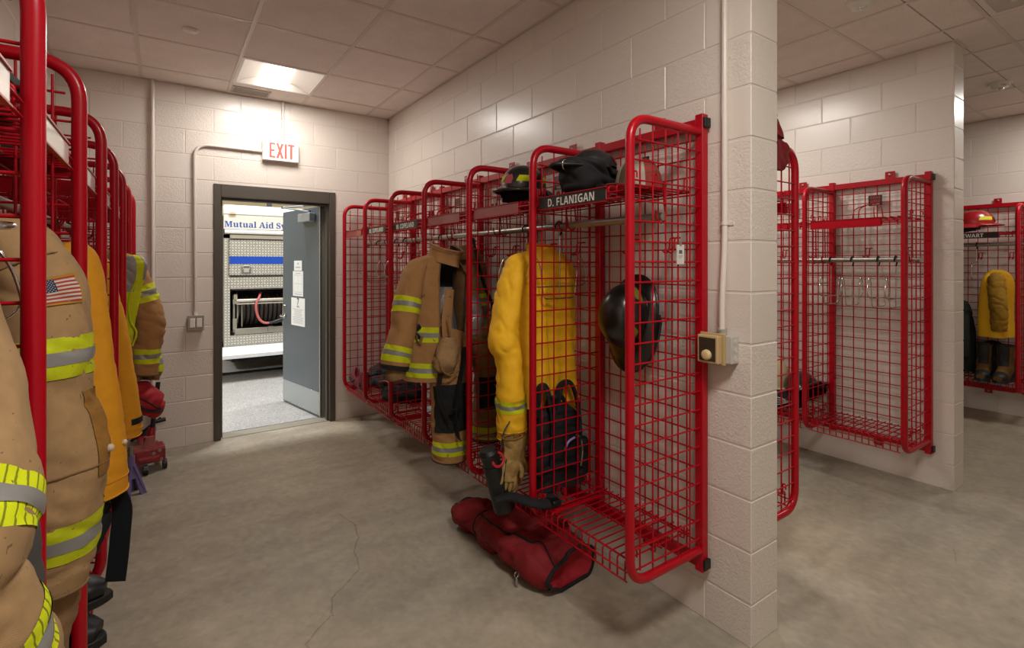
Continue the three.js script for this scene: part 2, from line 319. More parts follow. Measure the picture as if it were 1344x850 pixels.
// ---------------------------------------------------------------- doorway
{
  const f = struct('trim_1', 'dark bronze steel door frame around the open doorway'); f.userData.category = 'door frame';
  const o = 0.053, zf = 0.014, zb = -AT - 0.014;
  for (const [a, b] of [[DX0 - o, DX0], [DX1, DX1 + o]]) {
    mesh('jamb', [chamfer(b - a, DH + 0.11, zf - zb, 0.003, (a + b) / 2, (DH + 0.11) / 2, (zf + zb) / 2)], frameMat, f);
  }
  mesh('door_head', chamfer(DX1 - DX0, 0.11, zf - zb, 0.003, (DX0 + DX1) / 2, DH + 0.055, (zf + zb) / 2), frameMat, f);
  mesh('door_stop', [span(DX0, DX0 + 0.016, 0, DH, -0.13, -0.05), span(DX1 - 0.016, DX1, 0, DH, -0.1, -0.03), span(DX0 + 0.016, DX1 - 0.016, DH - 0.016, DH, -0.13, -0.05)], frameMat, f);
  mesh('threshold', span(DX0, DX1, 0, 0.004, -0.17, -0.02), P(0x8e8677, 0.6), f);
}
{
  const hx = -0.607, hz = -0.16, ang = Math.atan2(0.80, 0.165);             // hinge side, direction of the leaf
  const d = struct('door_1', 'blue grey steel door standing open with three papers taped on'); d.userData.category = 'door';
  const W = 0.885, H = 2.05, T = 0.044;
  d.position.set(hx, 0.008, hz); d.rotation.y = Math.PI - ang;             // local +x runs from hinge to the latch edge
  // local -z faces the room
  const F = k => -(T / 2 + k);
  mesh('leaf', chamfer(W, H, T, 0.003, W / 2 + 0.004, H / 2, 0), doorMat, d);
  mesh('edge_guard', [span(0, 0.0045, 0, H, F(-0.045), F(0.0015)), span(0.004, 0.016, 0, H, F(0), F(0.0016))], S(0xcfd4d6, 0.35, { metalness: 0.8 }), d);
  const kick = mesh('kick_plate', span(0.02, W - 0.004, 0.012, 0.235, F(0), F(0.0018)), S(0xb9c2c8, 0.38, { metalness: 0.75 }), d);
  const sc = []; for (let i = 0; i < 6; i++) for (const y of [0.025, 0.222]) sc.push(xf(new THREE.SphereGeometry(0.006, 8, 6), { t: [0.05 + i * (W - 0.09) / 5, y, F(0.002)], s: [1, 1, 0.4] }));
  mesh('screws', sc, chrome, kick);
  const cl = mesh('door_closer', rbox(0.27, 0.085, 0.06, 0.008, 0.24, H - 0.1, F(0.031)), P(0xa8b0b6, 0.35, { metalness: 0.3 }), d);
  mesh('closer_arm', [pipe([[0.17, H - 0.045, F(0.03)], [0.5, H + 0.012, F(0.16)]], 0.009, 0, 6), pipe([[0.5, H + 0.012, F(0.16)], [0.12, H + 0.015, F(0.03)]], 0.008, 0, 6), rod([0.17, H - 0.06, F(0.03)], [0.17, H - 0.03, F(0.03)], 0.016, 10, 0.016, true), rod([0.5, H, F(0.16)], [0.5, H + 0.022, F(0.16)], 0.014, 10, 0.014, true)], S(0x8d9499, 0.35, { metalness: 0.7 }), d);
  mesh('lever_handle', [rod([W - 0.06, 0.93, F(0)], [W - 0.06, 0.93, F(0.012)], 0.03, 16, 0.03, true), rod([W - 0.06, 0.93, F(0.01)], [W - 0.06, 0.93, F(0.055)], 0.011, 10, 0.011, true), pipe([[W - 0.06, 0.93, F(0.05)], [W - 0.17, 0.93, F(0.055)]], 0.01, 0, 8), rod([W - 0.06, 1.03, F(0)], [W - 0.06, 1.03, F(0.022)], 0.022, 16, 0.018, true)], chrome, d);
  const hg = mesh('continuous_hinge', [rod([-0.006, 0.01, F(-0.002)], [-0.006, H, F(-0.002)], 0.008, 8)], S(0x59503f, 0.45, { metalness: 0.5 }), d);
  const kn = []; for (let i = 0; i < 34; i++) kn.push(rod([-0.006, 0.02 + i * 0.06, F(-0.002)], [-0.006, 0.045 + i * 0.06, F(-0.002)], 0.0095, 8, 0.0095, true)); mesh('hinge_knuckles', kn, S(0x7a6c52, 0.4, { metalness: 0.6 }), hg);
  // papers
  const lines = (x, w, y0, y1, n, seed) => { const R = rng(seed); x.fillStyle = '#8b9096'; for (let i = 0; i < n; i++) { const L = w * (0.45 + 0.4 * R()); x.fillRect((w - L) / 2, lerp(y0, y1, i / (n - 1)), L, 2); } };
  const sheets = [[0.5, 1.47, 0.19, 0.105, (x, w, h) => { x.fillStyle = '#9aa0a4'; x.beginPath(); x.arc(w / 2, h * 0.3, h * 0.12, 0, 7); x.fill(); x.fillStyle = '#6f757a'; for (let i = 0; i < 8; i++) x.fillRect(w * 0.2 + i * w * 0.077, h * 0.62, w * 0.05, 12); }],
    [0.5, 1.283, 0.25, 0.26, (x, w, h) => { x.strokeStyle = '#8d9398'; x.lineWidth = 2; x.strokeRect(w * 0.12, h * 0.16, w * 0.76, h * 0.68); x.strokeRect(w * 0.12, h * 0.16, w * 0.38, h * 0.34); x.strokeRect(w * 0.5, h * 0.5, w * 0.38, h * 0.34); x.fillStyle = '#7d8388'; x.fillRect(w * 0.25, h * 0.08, w * 0.5, 4); x.fillRect(w * 0.15, h * 0.91, w * 0.7, 5); }],
    [0.5, 0.99, 0.33, 0.29, (x, w, h) => { x.fillStyle = '#20363d'; x.font = 'bold 74px sans-serif'; x.textAlign = 'center'; x.fillText('7', w / 2, h * 0.24); x.fillRect(w * 0.47, h * 0.255, 12, 10); x.fillStyle = '#70777c'; x.fillRect(w * 0.4, h * 0.31, w * 0.2, 6); lines(x, w, h * 0.4, h * 0.9, 13, 4); }]];
  sheets.forEach(([px, py, pw, ph, draw], i) => {
    const W2 = 256, H2 = Math.round(256 * ph / pw * 1.0);
    const tx = canvasTex(W2, H2, (x, w, h) => { x.fillStyle = '#eef1f2'; x.fillRect(0, 0, w, h); draw(x, w, h); });
    const g = new THREE.BoxGeometry(pw, ph, 0.0012); g.translate(px, py, F(0.0022));
    mesh('paper_sheet', g, S(0xffffff, 0.7, { map: tx }), d);
  });
}
// ---------------------------------------------------------------- things on the back wall
{
  const e = thing('exit_sign', 'white exit sign with red letters over the doorway', 'sign', [-1.017, 2.505, 0]);
  mesh('housing', rbox(0.30, 0.185, 0.05, 0.012, 0, 0, 0.026), P(0xeeeae4, 0.4), e);
  const face = (em) => canvasTex(512, 316, (x, w, h) => { x.fillStyle = em ? '#000' : '#f4efea'; x.fillRect(0, 0, w, h); x.fillStyle = em ? '#ff4a3a' : '#e0574c';
    const B = (a, b, c, d) => x.fillRect(a, b, c, d); const y = 36, H = 244; B(86, y, 32, H); B(86, y, 86, 32); B(86, y + 106, 74, 32); B(86, y + H - 32, 86, 32);
    x.lineWidth = 33; x.strokeStyle = x.fillStyle; x.beginPath(); x.moveTo(200, y); x.lineTo(278, y + H); x.moveTo(278, y); x.lineTo(200, y + H); x.stroke(); B(308, y, 34, H); B(358, y, 96, 32); B(389, y, 34, H); });
  const g = new THREE.BoxGeometry(0.288, 0.173, 0.002); g.translate(0, 0, 0.052);
  mesh('sign_face', g, new THREE.MeshStandardMaterial({ map: face(false), emissiveMap: face(true), emissive: 0xffffff, emissiveIntensity: 0.4, roughness: 0.4 }), e);
  const c = (n, l, path, r, straps) => { const t = thing(n, l, 'conduit', [0, 0, 0], 'painted conduits'); mesh('tube', pipe(path, r, 0.11, 10, 8), conduitMat, t); for (const [x, y, z, ax] of straps) mesh('strap', ax === 'y' ? [rod([x, y - 0.006, z], [x, y + 0.006, z], r + 0.003, 10, r + 0.003, true), span(x - r - 0.022, x + r + 0.004, y - 0.007, y + 0.007, 0.0005, 0.004)] : ax === 'yx' ? [rod([x, y - 0.006, z], [x, y + 0.006, z], r + 0.003, 10, r + 0.003, true), span(-0.004, -0.0005, y - 0.007, y + 0.007, z - r - 0.02, z + r + 0.02)] : [rod([x - 0.006, y, z], [x + 0.006, y, z], r + 0.003, 10, r + 0.003, true), span(x - 0.007, x + 0.007, y - r - 0.022, y + r, 0.0005, 0.004)], conduitMat, t); return t; };
  c('wall_conduit', 'cream conduit running from the exit sign around to the switch box', [[-1.665, 1.07, 0.018], [-1.672, 2.49, 0.018], [-1.165, 2.49, 0.018]], 0.0125, [[-1.669, 1.33, 0.018, 'y'], [-1.24, 2.49, 0.018, 'x']]);
  c('wall_conduit', 'straight cream conduit dropping from ceiling to floor beside the coats', [[-1.955, 0.001, 0.019], [-1.955, CEIL - 0.002, 0.019]], 0.0145, [[-1.955, 2.72, 0.019, 'y']]);
  c('wall_conduit', 'short cream conduit from the exit sign up to the ceiling', [[-0.995, 2.598, 0.018], [-0.995, CEIL - 0.002, 0.018]], 0.011, [[-0.995, 2.93, 0.018, 'y']]);
  c('wall_conduit', 'cream conduit rising from the thermostat box at the wall end', [[-0.034, 1.215, 3.757], [-0.034, 1.36, 3.757], [-0.016, 1.56, 3.757], [-0.016, CEIL - 0.002, 3.757]], 0.012, [[-0.016, 1.66, 3.757, 'yx'], [-0.016, 2.6, 3.757, 'yx']]);
  const s = thing('switch_box', 'grey double rocker switch box at the end of the bent conduit', 'switch', [-1.665, 1.013, 0]);
  mesh('box', rbox(0.112, 0.118, 0.05, 0.008, 0, 0, 0.026), S(0x8d8880, 0.4, { metalness: 0.4 }), s);
  mesh('cover_plate', rbox(0.116, 0.122, 0.006, 0.003, 0, 0, 0.053), S(0x9a958c, 0.35, { metalness: 0.5 }), s);
  for (const x of [-0.024, 0.024]) mesh('rocker', rbox(0.036, 0.074, 0.008, 0.003, x, 0, 0.058), whitePaint, s);
  mesh('connector', rod([0, 0.058, 0.026], [0, 0.085, 0.02], 0.017, 10, 0.015, true), conduitMat, s);
}
// thermostat at the end of the center wall
{
  const t = thing('thermostat', 'beige dial thermostat on a grey box at the wall end', 'thermostat', [0, 1.155, 3.76]);
  const gbox = mesh('junction_box', rbox(0.052, 0.108, 0.098, 0.003, -0.0265, 0.002, 0), P(0xb9b5ad, 0.42), t);
  const ko = []; for (const y of [-0.033, 0.001, 0.035]) ko.push(xf(new THREE.CylinderGeometry(0.011, 0.011, 0.003, 16), { r: [Math.PI / 2, 0, 0], t: [-0.022, y, 0.0495] })); mesh('knockouts', ko, P(0xc4c0b8, 0.45), gbox);
  mesh('mounting_plate', rbox(0.012, 0.125, 0.11, 0.003, -0.058, 0.002, -0.028), P(0xb59b6c, 0.5), t);
  const bd = mesh('case', rbox(0.03, 0.112, 0.094, 0.006, -0.078, 0.002, -0.03), P(0xbda274, 0.48), t);
  mesh('face_plate', rbox(0.003, 0.092, 0.074, 0.001, -0.0936, 0.002, -0.03), P(0x40362b, 0.4, { metalness: 0.2 }), bd);
  const dial = lathe([[0, 0.016], [0.012, 0.016], [0.019, 0.012], [0.021, 0.004], [0.021, 0]], 24); mesh('dial', xf(dial, { r: [0, 0, Math.PI / 2], t: [-0.0945, -0.02, -0.03] }), P(0xcfb988, 0.45), bd);
  mesh('conduit_fitting', [rod([-0.034, 0.057, -0.003], [-0.034, 0.075, -0.003], 0.017, 12, 0.017, true), rod([-0.034, 0.075, -0.003], [-0.034, 0.083, -0.003], 0.02, 12, 0.02, true)], S(0xb8b4ac, 0.4, { metalness: 0.4 }), t);
}
// ceiling pieces
{
  const d = thing('ceiling_sensor', 'small flat white disc on the ceiling tiles', 'sensor', [-1.745, CEIL, 1.2]);
  mesh('cap', xf(lathe([[0, -0.014], [0.03, -0.014], [0.042, -0.008], [0.044, 0.001]], 24), {}), whitePaint, d);
  const v = thing('air_grille', 'small slotted air grille behind the lit ceiling light', 'vent', [-1.27, CEIL, 0.14]);
  mesh('frame', [span(-0.145, 0.145, -0.004, 0.001, -0.085, -0.07), span(-0.145, 0.145, -0.004, 0.001, 0.07, 0.085), span(-0.145, -0.13, -0.004, 0.001, -0.07, 0.07), span(0.13, 0.145, -0.004, 0.001, -0.07, 0.07)], P(0xb3a99f, 0.5), v);
  mesh('backing', span(-0.13, 0.13, -0.0006, 0.001, -0.07, 0.07), S(0x7d746a, 0.8), v);
  for (let i = 0; i < 11; i++) mesh('slat', box(0.258, 0.0015, 0.008, 0, -0.0025, -0.062 + i * 0.0124), P(0xa89e93, 0.5), v);
  const al = (n, l, p) => { const t = thing(n, l, 'alarm', p); mesh('base', lathe([[0, -0.012], [0.068, -0.012], [0.075, -0.006], [0.076, 0.001]], 28), whitePaint, t); mesh('cover', lathe([[0, -0.042], [0.03, -0.042], [0.05, -0.034], [0.058, -0.012]], 28), whitePaint, t); mesh('strobe_lens', xf(new THREE.SphereGeometry(0.018, 14, 10), { t: [-0.012, -0.044, 0.012], s: [1.5, 0.8, 1] }), P(0xdfe3e6, 0.1, { metalness: 0.5 }), t); return t; };
  al('fire_alarm_strobe', 'white round ceiling strobe between the two dividing walls', [1.33, CEIL, 3.73]);
  const f2 = al('fire_alarm_strobe', 'white round ceiling strobe marked FIRE beyond the second dividing wall', [3.72, CEIL, 3.81]);
  const tx = canvasTex(256, 64, (x, w, h) => { x.fillStyle = '#e8e4dc'; x.fillRect(0, 0, w, h); x.fillStyle = '#b3202a'; x.font = 'bold 58px sans-serif'; x.textAlign = 'center'; x.fillText('FIRE', w / 2, 53); });
  const g = new THREE.BoxGeometry(0.07, 0.018, 0.0015); const lab = mesh('lettering', g, S(0xffffff, 0.5, { map: tx }), f2); lab.position.set(-0.045, -0.027, 0.032); lab.rotation.set(0, -0.95, 0); 
  const df = thing('air_diffuser', 'white curved air diffuser set in the cross aisle ceiling', 'vent', [1.862, CEIL, 4.39]);
  const hh = 0.296; mesh('frame', [span(-hh, hh, -0.003, 0.003, -hh, -hh + 0.03), span(-hh, hh, -0.003, 0.003, hh - 0.03, hh), span(-hh, -hh + 0.03, -0.003, 0.003, -hh + 0.03, hh - 0.03), span(hh - 0.03, hh, -0.003, 0.003, -hh + 0.03, hh - 0.03)], whitePaint, df);
  mesh('cone', [xf(new THREE.CylinderGeometry(0.2, 0.385, 0.07, 4, 1, true), { r: [0, Math.PI / 4, 0], t: [0, 0.036, 0] }), span(-0.15, 0.15, 0.07, 0.073, -0.15, 0.15)], P(0xcdc6bd, 0.5), df);
  mesh('plaque', rbox(0.38, 0.012, 0.38, 0.005, 0, 0.012, 0), whitePaint, df);
}

// ---------------------------------------------------------------- apparatus bay beyond the door
{
  const nA = fbm(1024, 128, 2, 301), nB = tileNoise(1024, 256, 303), nC = fbm(1024, 8, 3, 305);
  const flake = texture(1024, (x, y, i) => { const k = nB[i]; const s = (nC[i] - 0.5) * 14; return k > 0.78 ? [228 + s, 226 + s, 222 + s] : k < 0.2 ? [112 + s, 112 + s, 116 + s] : nA[i] > 0.6 ? [190 + s, 184 + s, 176 + s] : [165 + s, 164 + s, 164 + s]; }, true, 1 / 1.1);
  const bf = struct('floor_bay', 'pale grey flake epoxy floor beyond the doorway', [span(-5, 4.5, -0.12, -0.004, -2.85, -AT - 0.016), span(-5, 4.5, -0.12, -0.004, -7.5, -3.02), span(-5, 4.5, -0.2, -0.09, -3.02, -2.85)], P(0xffffff, 0.32, { map: flake, clearcoat: 0.4, clearcoatRoughness: 0.2 })); bf.userData.category = 'floor';
  const dr = thing('trench_drain', 'black slotted trench drain across the epoxy floor', 'drain', [0, 0, -2.935]);
  mesh('drain_frame', [span(-4, 4, -0.03, -0.001, -0.083, -0.07), span(-4, 4, -0.03, -0.001, 0.07, 0.083)], S(0x33363a, 0.5), dr);
  for (let i = 0; i < 56; i++) { const b = mesh('grate_bar', span(-0.01, 0.01, -0.022, -0.003, -0.068, 0.068), S(0x15181c, 0.55), dr); b.position.x = -1.9 + i * 0.045; b.rotation.y = 0.3; }
  mesh('channel', span(-4, 4, -0.088, -0.08, -0.068, 0.068), S(0x84827e, 0.8), dr);
  const bw = struct('wall_bay', 'sand coloured block wall at the far side of the bay', [span(-5, 4.5, 0, 5, -7.6, -7.5), span(-5.1, -5, 0, 5, -7.6, -AT), span(4.5, 4.6, 0, 5, -7.6, -AT), span(-5, LX - AT, 0, 5, -AT - 0.1, -AT), span(LX - AT, 4.5, CEIL, 5, -AT - 0.1, -AT)], S(0xcdbd9c, 0.8, { bumpMap: blockBumpRough, bumpScale: 0.002 })); bw.userData.category = 'wall';
  const bc = struct('ceiling_bay', 'white metal ceiling over the bay', span(-5.1, 4.6, 5, 5.1, -7.6, -AT), S(0xdedede, 0.8)); bc.userData.category = 'ceiling';
  for (const [x, y, z, I] of BAY_LAMPS) {
    const t = thing('bay_light', ['long strip light hanging over the truck tail in the bay', 'long strip light hanging at the far left of the bay', 'long strip light hanging to the right of the truck tail'][BAY_LAMPS.findIndex(b => b[0] === x)], 'ceiling light', [x, y, z], 'bay strip lights');
    mesh('body', rbox(1.24, 0.07, 0.34, 0.01, 0, 0.04, 0), whitePaint, t); mesh('diffuser', box(1.18, 0.006, 0.3, 0, 0.002, 0), new THREE.MeshStandardMaterial({ color: 0xffffff, emissive: 0xffffff, emissiveIntensity: 2, roughness: 0.5 }), t); mesh('hanger_rod', [rod([-0.5, 0.07, 0], [-0.5, 5 - y, 0], 0.004), rod([0.5, 0.07, 0], [0.5, 5 - y, 0], 0.004)], steel, t);
    const l = new THREE.RectAreaLight(BAY_COLOR, I, 1.18, 0.3); l.position.set(x, y - 0.006, z); l.lookAt(x, 0, z); l.castShadow = true; scene.add(l);
  }
  // fire truck tail
  const dpN = 256; const lug = (u, v) => { const c = Math.cos(0.785), s = 0.7071; let m = 0; for (const [ox, oy, dir] of [[0.25, 0.25, 1], [0.75, 0.25, -1], [0.25, 0.75, -1], [0.75, 0.75, 1]]) { const x = u - ox, y = v - oy, a = (x + dir * y) * s, b = (x - dir * y) * s; const q = (a * a) / 0.028 + (b * b) / 0.0026; m = Math.max(m, clamp(1.4 - q, 0, 1)); } return m; };
  const dpB = texture(dpN, (x, y) => 0.2 + 0.8 * lug(x / dpN, y / dpN), false, 1 / 0.075), dpC = texture(dpN, (x, y) => { const m = lug(x / dpN, y / dpN); return [150 + 96 * m, 147 + 96 * m, 138 + 94 * m]; }, true, 1 / 0.075);
  const plate = S(0xffffff, 0.4, { metalness: 0.25, map: dpC, bumpMap: dpB, bumpScale: 0.003 });
  const brushed = S(0xd2cfc6, 0.42, { metalness: 0.3 }), reelMetal = S(0x8f8b80, 0.4, { metalness: 0.5 }), trkWhite = P(0xece9e2, 0.3, { clearcoat: 0.5 });
  const t = thing('fire_truck', 'white and diamond plate rear of a fire truck with blue stripe and hose reel', 'truck', [0, 0, -3.0]);
  const L = -1.205, Rr = 1.2;
  mesh('body_shell', [span(L + 0.03, Rr - 0.03, 0.36, 0.5, -2.2, -0.006), span(L + 0.03, Rr - 0.03, 1.13, 2.26, -2.2, -0.006), span(L + 0.03, L + 0.08, 0.5, 1.13, -2.2, -0.006), span(Rr - 0.9, Rr - 0.03, 0.5, 1.13, -2.2, -0.006), span(L + 0.08, Rr - 0.9, 0.5, 1.13, -2.2, -0.62)], S(0x3c3a37, 0.7), t);
  mesh('corner_post', [span(L, -1.13, 0.36, 1.9, -0.01, 0.012), span(Rr - 0.08, Rr, 0.36, 1.9, -0.01, 0.012)], plate, t);
  mesh('lower_panel', [span(-1.13, Rr - 0.08, 0.36, 0.505, -0.008, 0.008), span(-1.13, Rr - 0.08, 1.15, 1.315, -0.008, 0.008)], plate, t);
  const cd = mesh('compartment_door', chamfer(1.7, 0.49, 0.024, 0.004, -1.14 + 0.85, 1.585, 0.004), plate, t);
  mesh('door_trim', [span(-1.146, 0.6, 1.832, 1.842, -0.004, 0.02), span(-1.146, 0.6, 1.326, 1.336, -0.004, 0.02), span(-1.148, -1.14, 1.326, 1.842, -0.004, 0.02)], S(0x3b3a37, 0.5), cd);
  mesh('blue_stripe', span(-1.135, 0.56, 1.495, 1.602, 0.016, 0.0185), P(0x073f9f, 0.4), cd);
  mesh('latch_plate', [rbox(0.12, 0.1, 0.006, 0.004, -0.93, 1.41, 0.019)], S(0x77756f, 0.4, { metalness: 0.5 }), cd);
  mesh('latch_handle', [pipe([[-0.97, 1.415, 0.02], [-0.97, 1.47, 0.026], [-0.89, 1.47, 0.026], [-0.89, 1.415, 0.02]], 0.006, 0.015, 6), rbox(0.07, 0.055, 0.008, 0.003, -0.93, 1.405, 0.024)], S(0xb5b3ac, 0.4, { metalness: 0.6 }), cd);
  mesh('upper_trim', [span(L, Rr, 1.85, 1.9, -0.008, 0.012)], brushed, t);
  mesh('grab_rail', pipe([[L + 0.01, 1.94, 0.045], [Rr - 0.02, 1.94, 0.045]], 0.028, 0, 12), trkWhite, t);
  mesh('name_panel', chamfer(Rr - L, 0.2, 0.02, 0.003, (L + Rr) / 2, 2.075, 0), brushed, t);
  mesh('hose_bed_cover', [chamfer(Rr - L, 0.13, 0.4, 0.01, (L + Rr) / 2, 2.245, -0.18)], trkWhite, t);
  mesh('marker_light', xf(new THREE.SphereGeometry(0.045, 16, 8, 0, 6.3, 0, 1.57), { t: [-1.1, 2.178, 0.03], s: [1, 0.8, 0.4] }), P(0xb08a5c, 0.35), t);
  mesh('roof_bracket', span(-0.66, -0.6, 2.31, 2.42, -0.06, 0), S(0x34383b, 0.5), t);
  const font = await new FontLoader().loadAsync('fonts/droid/droid_serif_bold.typeface.json');
  const tg = new TextGeometry('Mutual Aid System', { font, size: 0.082, depth: 0.002, curveSegments: 4 }); tg.scale(0.97, 1, 1); tg.translate(-1.2, 2.005, 0.0105);
  mesh('blue_lettering', tg, P(0x0a3a8c, 0.4), t);
  mesh('tailboard', [chamfer(3.4, 0.055, 0.72, 0.006, 0, 0.33, 0.38)], P(0xd9dbdd, 0.4, { metalness: 0.1 }), t);
  mesh('underbody', span(-1.1, 1.1, 0.12, 0.35, -2.0, -0.1), S(0x14171a, 0.8), t);
  for (const x of [-0.95, 0.95]) mesh('wheel', xf(new THREE.CylinderGeometry(0.48, 0.48, 0.3, 28), { r: [0, 0, Math.PI / 2], t: [x, 0.476, -1.2] }), S(0x101113, 0.8), t);
  // hose reel in its opening
  const reel = mesh('hose_reel', [rod([-1.0, 0.86, -0.3], [0.2, 0.86, -0.3], 0.12, 20)], S(0x5c5852, 0.6), t);
  const hoseM = P(0x2c211d, 0.6); for (let i = 0; i < 18; i++) { const tor = new THREE.TorusGeometry(0.2, 0.026, 8, 30); tor.rotateY(Math.PI / 2 + 0.05); tor.translate(-0.96 + i * 0.058, 0.84, -0.3); mesh('hose_wrap', tor, hoseM, reel); }
  for (const x of [-1.03, 0.16]) mesh('reel_flange', xf(new THREE.CylinderGeometry(0.26, 0.26, 0.02, 28), { r: [0, 0, Math.PI / 2], t: [x, 0.85, -0.3] }), S(0x8d897f, 0.5, { metalness: 0.4 }), reel);
  mesh('roller_frame', [pipe([[-1.08, 0.55, -0.02], [-1.08, 1.06, -0.02]], 0.014, 0, 8), pipe([[-0.98, 0.62, -0.03], [-0.98, 0.92, -0.03]], 0.008, 0, 8), pipe([[-0.45, 0.6, -0.03], [-0.45, 0.95, -0.03]], 0.008, 0, 8), rbox(0.05, 0.15, 0.05, 0.005, -1.07, 0.66, -0.02), rbox(0.07, 0.06, 0.06, 0.005, -1.06, 0.97, -0.01)], reelMetal, t);
  mesh('roller', [pipe([[-1.05, 0.985, 0.005], [0.2, 0.985, 0.005]], 0.024, 0, 12), pipe([[-1.05, 0.94, 0.0], [0.2, 0.94, 0.0]], 0.012, 0, 10)], S(0xb5afa2, 0.3, { metalness: 0.6 }), t);
  mesh('roller_cap', rod([-1.06, 1.0, 0], [-1.06, 1.075, 0], 0.03, 14, 0.026, true), chrome, t);
  mesh('reel_tray', [chamfer(1.5, 0.085, 0.02, 0.004, -0.32, 0.555, 0), span(-1.08, 0.42, 0.51, 0.522, -0.5, 0), rbox(0.07, 0.075, 0.014, 0.003, -0.62, 0.57, 0.018)], reelMetal, t);
  const hz = mesh('red_hose', sweep(curve([[-0.73, 1.08, -0.12], [-0.77, 1.02, 0.02], [-0.81, 0.93, 0.05], [-0.805, 0.82, 0.05], [-0.77, 0.72, 0.05], [-0.71, 0.665, 0.05], [-0.64, 0.655, 0.05]], 40), 0.017, 10), P(0xa85454, 0.55), t);
  mesh('nozzle', [rod([-0.65, 0.655, 0.05], [-0.58, 0.665, 0.05], 0.017, 12, 0.02, true), rod([-0.58, 0.665, 0.05], [-0.5, 0.69, 0.05], 0.027, 12, 0.03, true), rod([-0.5, 0.69, 0.05], [-0.46, 0.7, 0.05], 0.034, 12, 0.03, true)], blackPlastic, hz);
}

